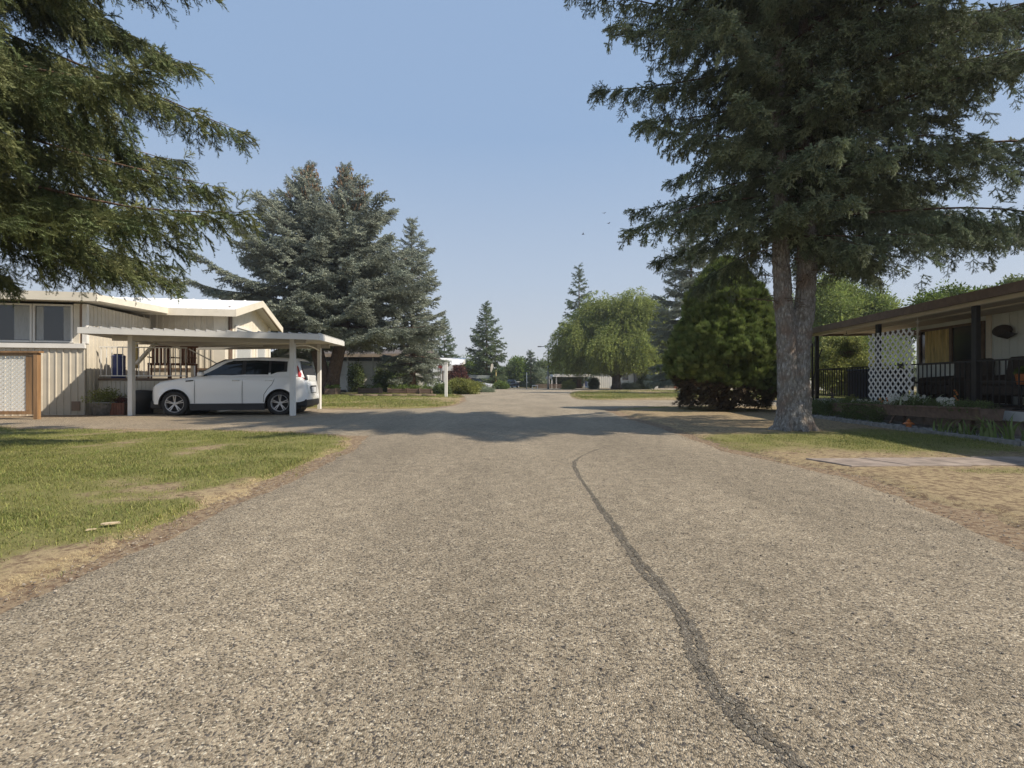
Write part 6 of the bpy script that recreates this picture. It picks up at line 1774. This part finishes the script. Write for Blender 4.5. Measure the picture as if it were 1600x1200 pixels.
# planter boxes of dark timber along the strip
for i, (px0, px1, py, ht) in enumerate(((560, 592, 616.5, .5), (606, 634, 616, .45), (636, 655, 616, .45), (657, 674, 616.5, .45), (508, 524, 618, .5))):
    Z = FPX * CAMH / (py - HORIZON); a, b = X_at(px0, Z), X_at(px1, Z)
    s = thing('planter_box', ('dark timber planter box just right of the blue spruce trunk', 'dark timber planter box left of the small gap in the row', 'short dark timber planter box, third from the spruce', 'dark timber planter box nearest the white sign post', 'dark timber planter box left of the spruce trunk')[i], 'planter', ((a + b) / 2, Z, 0), 0, 'timber planter boxes in a row')
    w_ = (b - a) / 2
    for k in range(3): MB().box(-w_, w_, -.03, 0, k * ht / 3, k * ht / 3 + ht / 3 - .015).build('board', M_tbrown, s)
    MB().box(-w_ + .02, w_ - .02, .001, .9, 0, ht - .04).build('soil', M_soil, s)
    for sg in (-1, 1): MB().box(sg * w_ - .03, sg * w_ + .03, -.05, .95, 0, ht + .03).build('side', M_tbrown, s)
    P = np.stack([(a + b) / 2 + r.uniform(-w_, w_, 30), Z + r.uniform(.1, .8, 30), r.uniform(ht - .05, ht + .15, 30)], 1); foliage('plant', P, r.normal(size=P.shape), r.normal(size=P.shape), .35 * r.uniform(.6, 1.2, 30), T_leaf, M_lf_g, s)
a, b = gp(545, 620), gp(682, 620)
for i in range(6):
    xa = a[0] + (b[0] - a[0]) * i / 6; xb = a[0] + (b[0] - a[0]) * (i + .97) / 6
    o = thing('edging_log', 'timber log edging the grass strip by the planter boxes, %s from the left' % ORD[i], 'edging', ((xa + xb) / 2, a[1], 0), 0, 'timber logs edging the grass strip'); MB().tube([(-(xb - xa) / 2, 0, .08), ((xb - xa) / 2, .02, .08)], .08, 7).build('log', M_tbrown, o)

# white-roofed carport with the white car
Z_ = 64.0
wc = thing('carport_house', 'distant house with white metal carport roof and dark red fascia', 'house', (X_at(691, Z_), Z_, 0))
q = Z_ / FPX
hw_ = 29 * q; zr0 = H_at(570.5, Z_); 
mb = MB(); mb.hexa([(-hw_, 0, zr0), (hw_, 0, zr0), (hw_, 8, zr0 + .55), (-hw_ * .5, 8, zr0 + .55), (-hw_, 0, zr0 + .06), (hw_, 0, zr0 + .06), (hw_ * .98, 8, zr0 + 1.35), (-hw_ * .6, 8, zr0 + 1.35)]); mb.build('roof', M_wroof, wc)
MB().box(-hw_, 0, -.04, .02, zr0 - .38, zr0 - .005).build('fascia', mat('dark_red_paint', (.20, .035, .025), .6), wc)
MB().box(.02, hw_ * .58, -.04, .02, zr0 - .75, zr0 - .005).build('sign_board', M_whited, wc)
MB().box(-hw_, hw_, 6.0, 6.2, 0, zr0 - .01).build('wall', M_tan, wc)
window(wc, -26 * q, -20 * q, 1.5, 2.6, 5.98, .1, 0, M_white, M_curt)
for dx in (-8.5, -5, -1.5, 3): MB().box(dx * q - .09, dx * q + .09, .05, .23, 0, zr0 - .4).build('post', M_whited, wc)
sedan('parked_car', 'distant white car under the white carport roof, seen from its side', X_at(672, 60), 60.0, .15, M_cpaint, 4.3, 1.45)
# grey carport
Z_ = 70.0; q = Z_ / FPX
gc = thing('grey_carport', 'distant flat grey carport beside the yellow green shrubs', 'carport', (X_at(746, Z_), Z_, 0))
zt = H_at(584, Z_)
mb = MB(); mb.hexa([(-21 * q, 0, zt - .75), (20 * q, 0, zt - .75), (20 * q, 6, zt - .75), (-21 * q, 6, zt - .75), (-21 * q, .0, zt - .25), (20 * q, .0, zt - .25), (20 * q, 6, zt), (-21 * q, 6, zt)]); mb.build('roof', mat('grey_green_roof', (.30, .33, .31), .6), gc)
for dx in (-19, 0, 12.5): MB().box(dx * q - .08, dx * q + .08, .1, .26, 0, zt - .76).build('post', M_whited, gc)
MB().box(-20 * q, 8 * q, 5.4, 5.5, 0, zt - .76).build('back_wall', M_grey, gc)
sedan('parked_car', 'distant pale car parked under the flat grey carport', X_at(746, 67), 67.0, 2.9, M_silver, 4.2, 1.5)
# blue house
Z_ = 96.0; q = Z_ / FPX
bh = thing('blue_house', 'small distant blue mobile home at the end of the road', 'house', (X_at(806, Z_), Z_, 0))
MB().box(-11 * q, 5 * q, 0, 4, 0, H_at(596, Z_) - .0).build('wall', mat('blue_siding', (.15, .26, .42), .7), bh)
mb = MB(); mb.hexa([(-12 * q, -.3, 1.15), (19 * q, -.3, .9), (19 * q, 4.4, .9), (-12 * q, 4.4, 1.15), (-12 * q, -.3, 1.33), (19 * q, -.3, 1.02), (19 * q, 4.4, 1.02), (-12 * q, 4.4, 1.33)]); mb.build('roof', M_whited, bh)
bh_w = MB().box(5.3 * q, 19 * q, 1.5, 4, 0, .88).build('side_wall', mat('green_siding', (.16, .22, .16), .8), bh)
MB().box(3.8 * q, 5.2 * q, -.1, .05, 0, 1.13).build('post', M_white, bh)
sedan('parked_car', 'tiny dark blue car at the very end of the road', X_at(798, 84), 84.0, 1.2, mat('dark_car_paint', (.03, .04, .07), .3), 4.3, 1.42)

# far carport on the right with posts
Z_ = 78.0; q = Z_ / FPX
rc = thing('far_carport', 'long white flat carport in front of the willow on the right', 'carport', (X_at(893, Z_), Z_, 0))
zt = H_at(584, Z_)
mb = MB(); mb.hexa([(-29 * q, 0, zt - .5), (32 * q, 0, zt - .5), (32 * q, 7, zt - .5), (-29 * q, 7, zt - .5), (-29 * q, 0, zt - .05), (32 * q, 0, zt - .05), (32 * q, 7, zt), (-29 * q, 7, zt)]); mb.build('roof', M_white, rc)
MB().box(-36 * q, -29.2 * q, 1, 6, zt - .8, zt - .4).build('side_roof', M_whited, rc)
for dx in (-35, -30.5, -23.5, 20, 30): MB().box(dx * q - .08, dx * q + .08, .15, .31, 0, zt - (.82 if dx < -29.5 else .51)).build('post', M_white, rc)
MB().box(-22 * q, 18 * q, 6.5, 6.6, 0, zt - .52).build('back_wall', mat('green_wall', (.05, .075, .055), .8), rc)
MB().box(22 * q, 29 * q, 3, 3.1, .3, 2.0).build('door', mat('blue_panel', (.10, .14, .30), .6), rc)
# white building behind the willow
Z_ = 84.0; q = Z_ / FPX
wb_ = thing('white_building', 'white siding building with a small multi-pane window behind the willow', 'building', (X_at(960, Z_), Z_, 0))
zt = H_at(580, Z_)
mb = MB(); ribbed(mb, -35 * q, 36 * q, 0, 0, zt, .35, .05, .03); mb.build('wall', M_white, wb_)
MB().box(-35 * q, 36 * q, .05, 8, 0, zt - .01).build('core', M_white, wb_)
MB().box(-37 * q, 38 * q, -.3, 8.4, zt, zt + .25).build('roof', M_droof, wb_)
wn = window(wb_, 13 * q, 21 * q, H_at(593, Z_), H_at(585, Z_), -.05, .06, 3, M_brown, M_glass, rail=H_at(589, Z_))
MB().box(-34.8 * q, -23 * q, -.02, .045, .6, 2.3).build('garage_door', M_whited, wb_)
# grey-brown house with red pillar
Z_ = 80.0; q = Z_ / FPX
gb = thing('pillar_house', 'shaded house with a red pillar beside the cedar bush', 'house', (X_at(1036, Z_), Z_, 0))
zt = H_at(570, Z_)
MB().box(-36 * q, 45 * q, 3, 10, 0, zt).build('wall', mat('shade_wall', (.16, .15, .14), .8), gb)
MB().box(-38 * q, 47 * q, -.4, 10.4, zt, zt + .3).build('roof', M_droof, gb)
MB().box(17 * q, 21.5 * q, -.25, .25, 0, zt - .002).build('pillar', mat('red_pillar_paint', (.42, .10, .045), .7), gb)
MB().box(-13 * q, -8 * q, -.08, .08, 0, zt - .002).build('post', M_whited, gb)
MB().box(22 * q, 44 * q, .5, .6, 0, zt - .002).build('grey_panel', M_grey, gb)
window(gb, -26 * q, -16 * q, 1.0, 2.8, 2.98, .1, 1, M_white, M_glass)
MB().box(-16 * q, 16 * q, -.04, .04, .9, 1.0).build('porch_rail', M_redbrown, gb)
# white trailer seen past the spruce trunk
Z_ = 30.0; q = Z_ / FPX
tr_ = thing('trailer', 'white trailer seen between the spruce trunk and the porch', 'trailer', (X_at(1263, Z_), Z_, 0))
MB().bev(-12 * q, 26 * q, 0, 3, .4, 1.5, .06).build('trailer_body', M_white, tr_)
MB().box(-12.1 * q, 26.1 * q, -.012, -.002, .75, .85).build('stripe', M_grey, tr_)
for dx in (3, 8): make_wheel(dx * q * 1.0, .15, .32, tr_, -1, False)
# leftovers at the far end: fence, bench, poles
for i in range(9):
    Z_ = 72.0; x = X_at(842 + i * 6, Z_)
    if 860 < 842 + i * 6 < 864: continue
    fo_ = thing('fence_panel', 'low brown fence panel at the end of the road, %s from the left' % ORD[i], 'fence', (x, Z_ + 4, 0), 0, 'low brown fence panels at the end of the road')
    for k in range(3): MB().box(-.27, .27, -.02, .02, .12 + k * .2, .27 + k * .2).build('board', M_tbrown, fo_)
    MB().box(-.31, -.275, -.04, .04, 0, .8).build('post', M_tbrown, fo_)
Z_ = 66.0; x = X_at(836, Z_)
bn = thing('bench', 'small white bench frame standing at the end of the road', 'bench', (x, Z_, 0))
MB().box(-.38, .38, -.2, .2, .5, .58).build('seat', M_white, bn)
for sx in (-.33, .33):
    for sy in (-.15, .15): MB().box(sx - .035, sx + .035, sy - .035, sy + .035, 0, .499).build('leg', M_white, bn)
def pole(name, label, px, py, ytop, rad, m, cat='pole'):
    Z = FPX * CAMH / (py - HORIZON); o = thing(name, label, cat, (X_at(px, Z), Z, 0)); MB().tube([(0, 0, -.05), (0, 0, H_at(ytop, Z))], rad, 8).build('shaft', m, o); return o, Z
pole('pole', 'thin pale pole in front of the small far conifer', 823, 608, 582, .06, M_whited)
pole('pole', 'thin yellowish pole between the tall conifer and the road', 775, 607.8, 579, .07, M_yel)
pole('pole', 'pale post in front of the vine covered lattice', 646, 610, 575, .16, M_whited)
wsx = X_at(768.5, 70)
o = thing('banner', 'pale banner hanging in front of the tall pointed conifer', 'banner', (wsx, 70, 0)); z1_, z0_ = H_at(568, 70), H_at(583, 70)
mb = MB(); mb.prism([(-.15, z0_), (.05, z0_ + .4), (.25, z0_ + .9), (.12, z1_), (-.12, z1_ - .1), (-.2, z0_ + .5)], -.02, .02, 'y'); mb.build('cloth', M_beige2, o); MB().tube([(0, .06, 0), (0, .06, z1_ + .1)], .03, 6).build('shaft', M_brown, o)
# white sign post
Z_ = 29.7
o = thing('sign_post', 'white square post standing in the grass beside the yellow green shrubs', 'post', (X_at(697, Z_), Z_, 0))
MB().bev(-.085, .085, -.085, .085, -.03, H_at(568, Z_), .01).build('shaft', M_white, o); MB().bev(-.11, .11, -.11, .11, H_at(568, Z_) + .001, H_at(568, Z_) + .05, .01).build('cap', M_white, o)
# street lamp
Z_ = 67.0; q = Z_ / FPX
o = thing('street_lamp', 'tall grey street lamp with one arm pointing left', 'street lamp', (X_at(856.5, Z_), Z_, 0))
h_ = H_at(541, Z_)
MB().tube([(0, 0, -.1), (0, 0, 1.0), (0, 0, h_)], [.14, .11, .07], 10).build('shaft', mat('grey_pole', (.23, .24, .25), .5, metal=.4), o)
MB().tube([(.0, 0, h_ - .04), (-15 * q, 0, h_ - .04)], .045, 8).build('arm', MATS['grey_pole'], o)
MB().bev(-16.5 * q, -10.5 * q, -.14, .14, h_ - .12, h_ + .03, .03).build('lamp_head', MATS['grey_pole'], o)
MB().lathe([(.09, -.02), (.11, .0), (.11, .35), (.09, .4)], 10, Matrix.Translation((.02, 0, H_at(568, Z_)))).build('junction_box', M_cblack, o)
# birds
for i, (px, py) in enumerate(((911, 366), (951, 349), (944, 333))):
    Z_ = 45.0 + 6 * i; p_ = at(px, py, Z_)
    o = thing('bird', ('tiny dark bird gliding low in the sky between the trees', 'tiny dark bird to the right and above the lower one', 'tiny dark bird, the highest of those in the sky')[i], 'bird', p_, .5 * i, 'birds in the sky')
    MB().lathe([(.002, -.13), (.035, -.06), (.04, .02), (.02, .1), (.002, .14)], 8, Matrix.Rotation(R(90), 4, 'Y')).build('bird_body', M_dark, o)
    for sg in (-1, 1): MB().hexa([(-.05, 0, 0), (.06, 0, 0), (.01, sg * .26, .06), (-.04, sg * .26, .06), (-.05, 0, .012), (.06, 0, .012), (.01, sg * .26, .068), (-.04, sg * .26, .068)]).build('wing', M_dark, o)

# ------------------------------------------------------------------ tidy: crowns, foliage and limbs are masses nobody could count
for o in SC.objects:
    b_ = o.name.split('.')[0]
    if o.parent is not None and b_ in ('crown', 'foliage', 'dead_foliage', 'limbs', 'stems', 'cones', 'plant', 'blossoms', 'trunk') and 'kind' not in o:
        if b_ != 'trunk': o['kind'] = 'stuff'

# ------------------------------------------------------------------ thin summer haze in the air
hz = MB().box(-170, 170, -12, 160, -1.2, 26).build('haze', None)
hm = bpy.data.materials.new('haze'); hm.use_nodes = True
hn = hm.node_tree.nodes; hn.clear()
ho = hn.new('ShaderNodeOutputMaterial'); hv = hn.new('ShaderNodeVolumePrincipled')
hv.inputs['Color'].default_value = (.80, .84, .90, 1); hv.inputs['Density'].default_value = .0007; hv.inputs['Anisotropy'].default_value = .3
hm.node_tree.links.new(hv.outputs[0], ho.inputs['Volume'])
hz.data.materials.append(hm)
tag(hz, 'thin bluish smoke haze filling the air over the street', None, None, 'stuff')
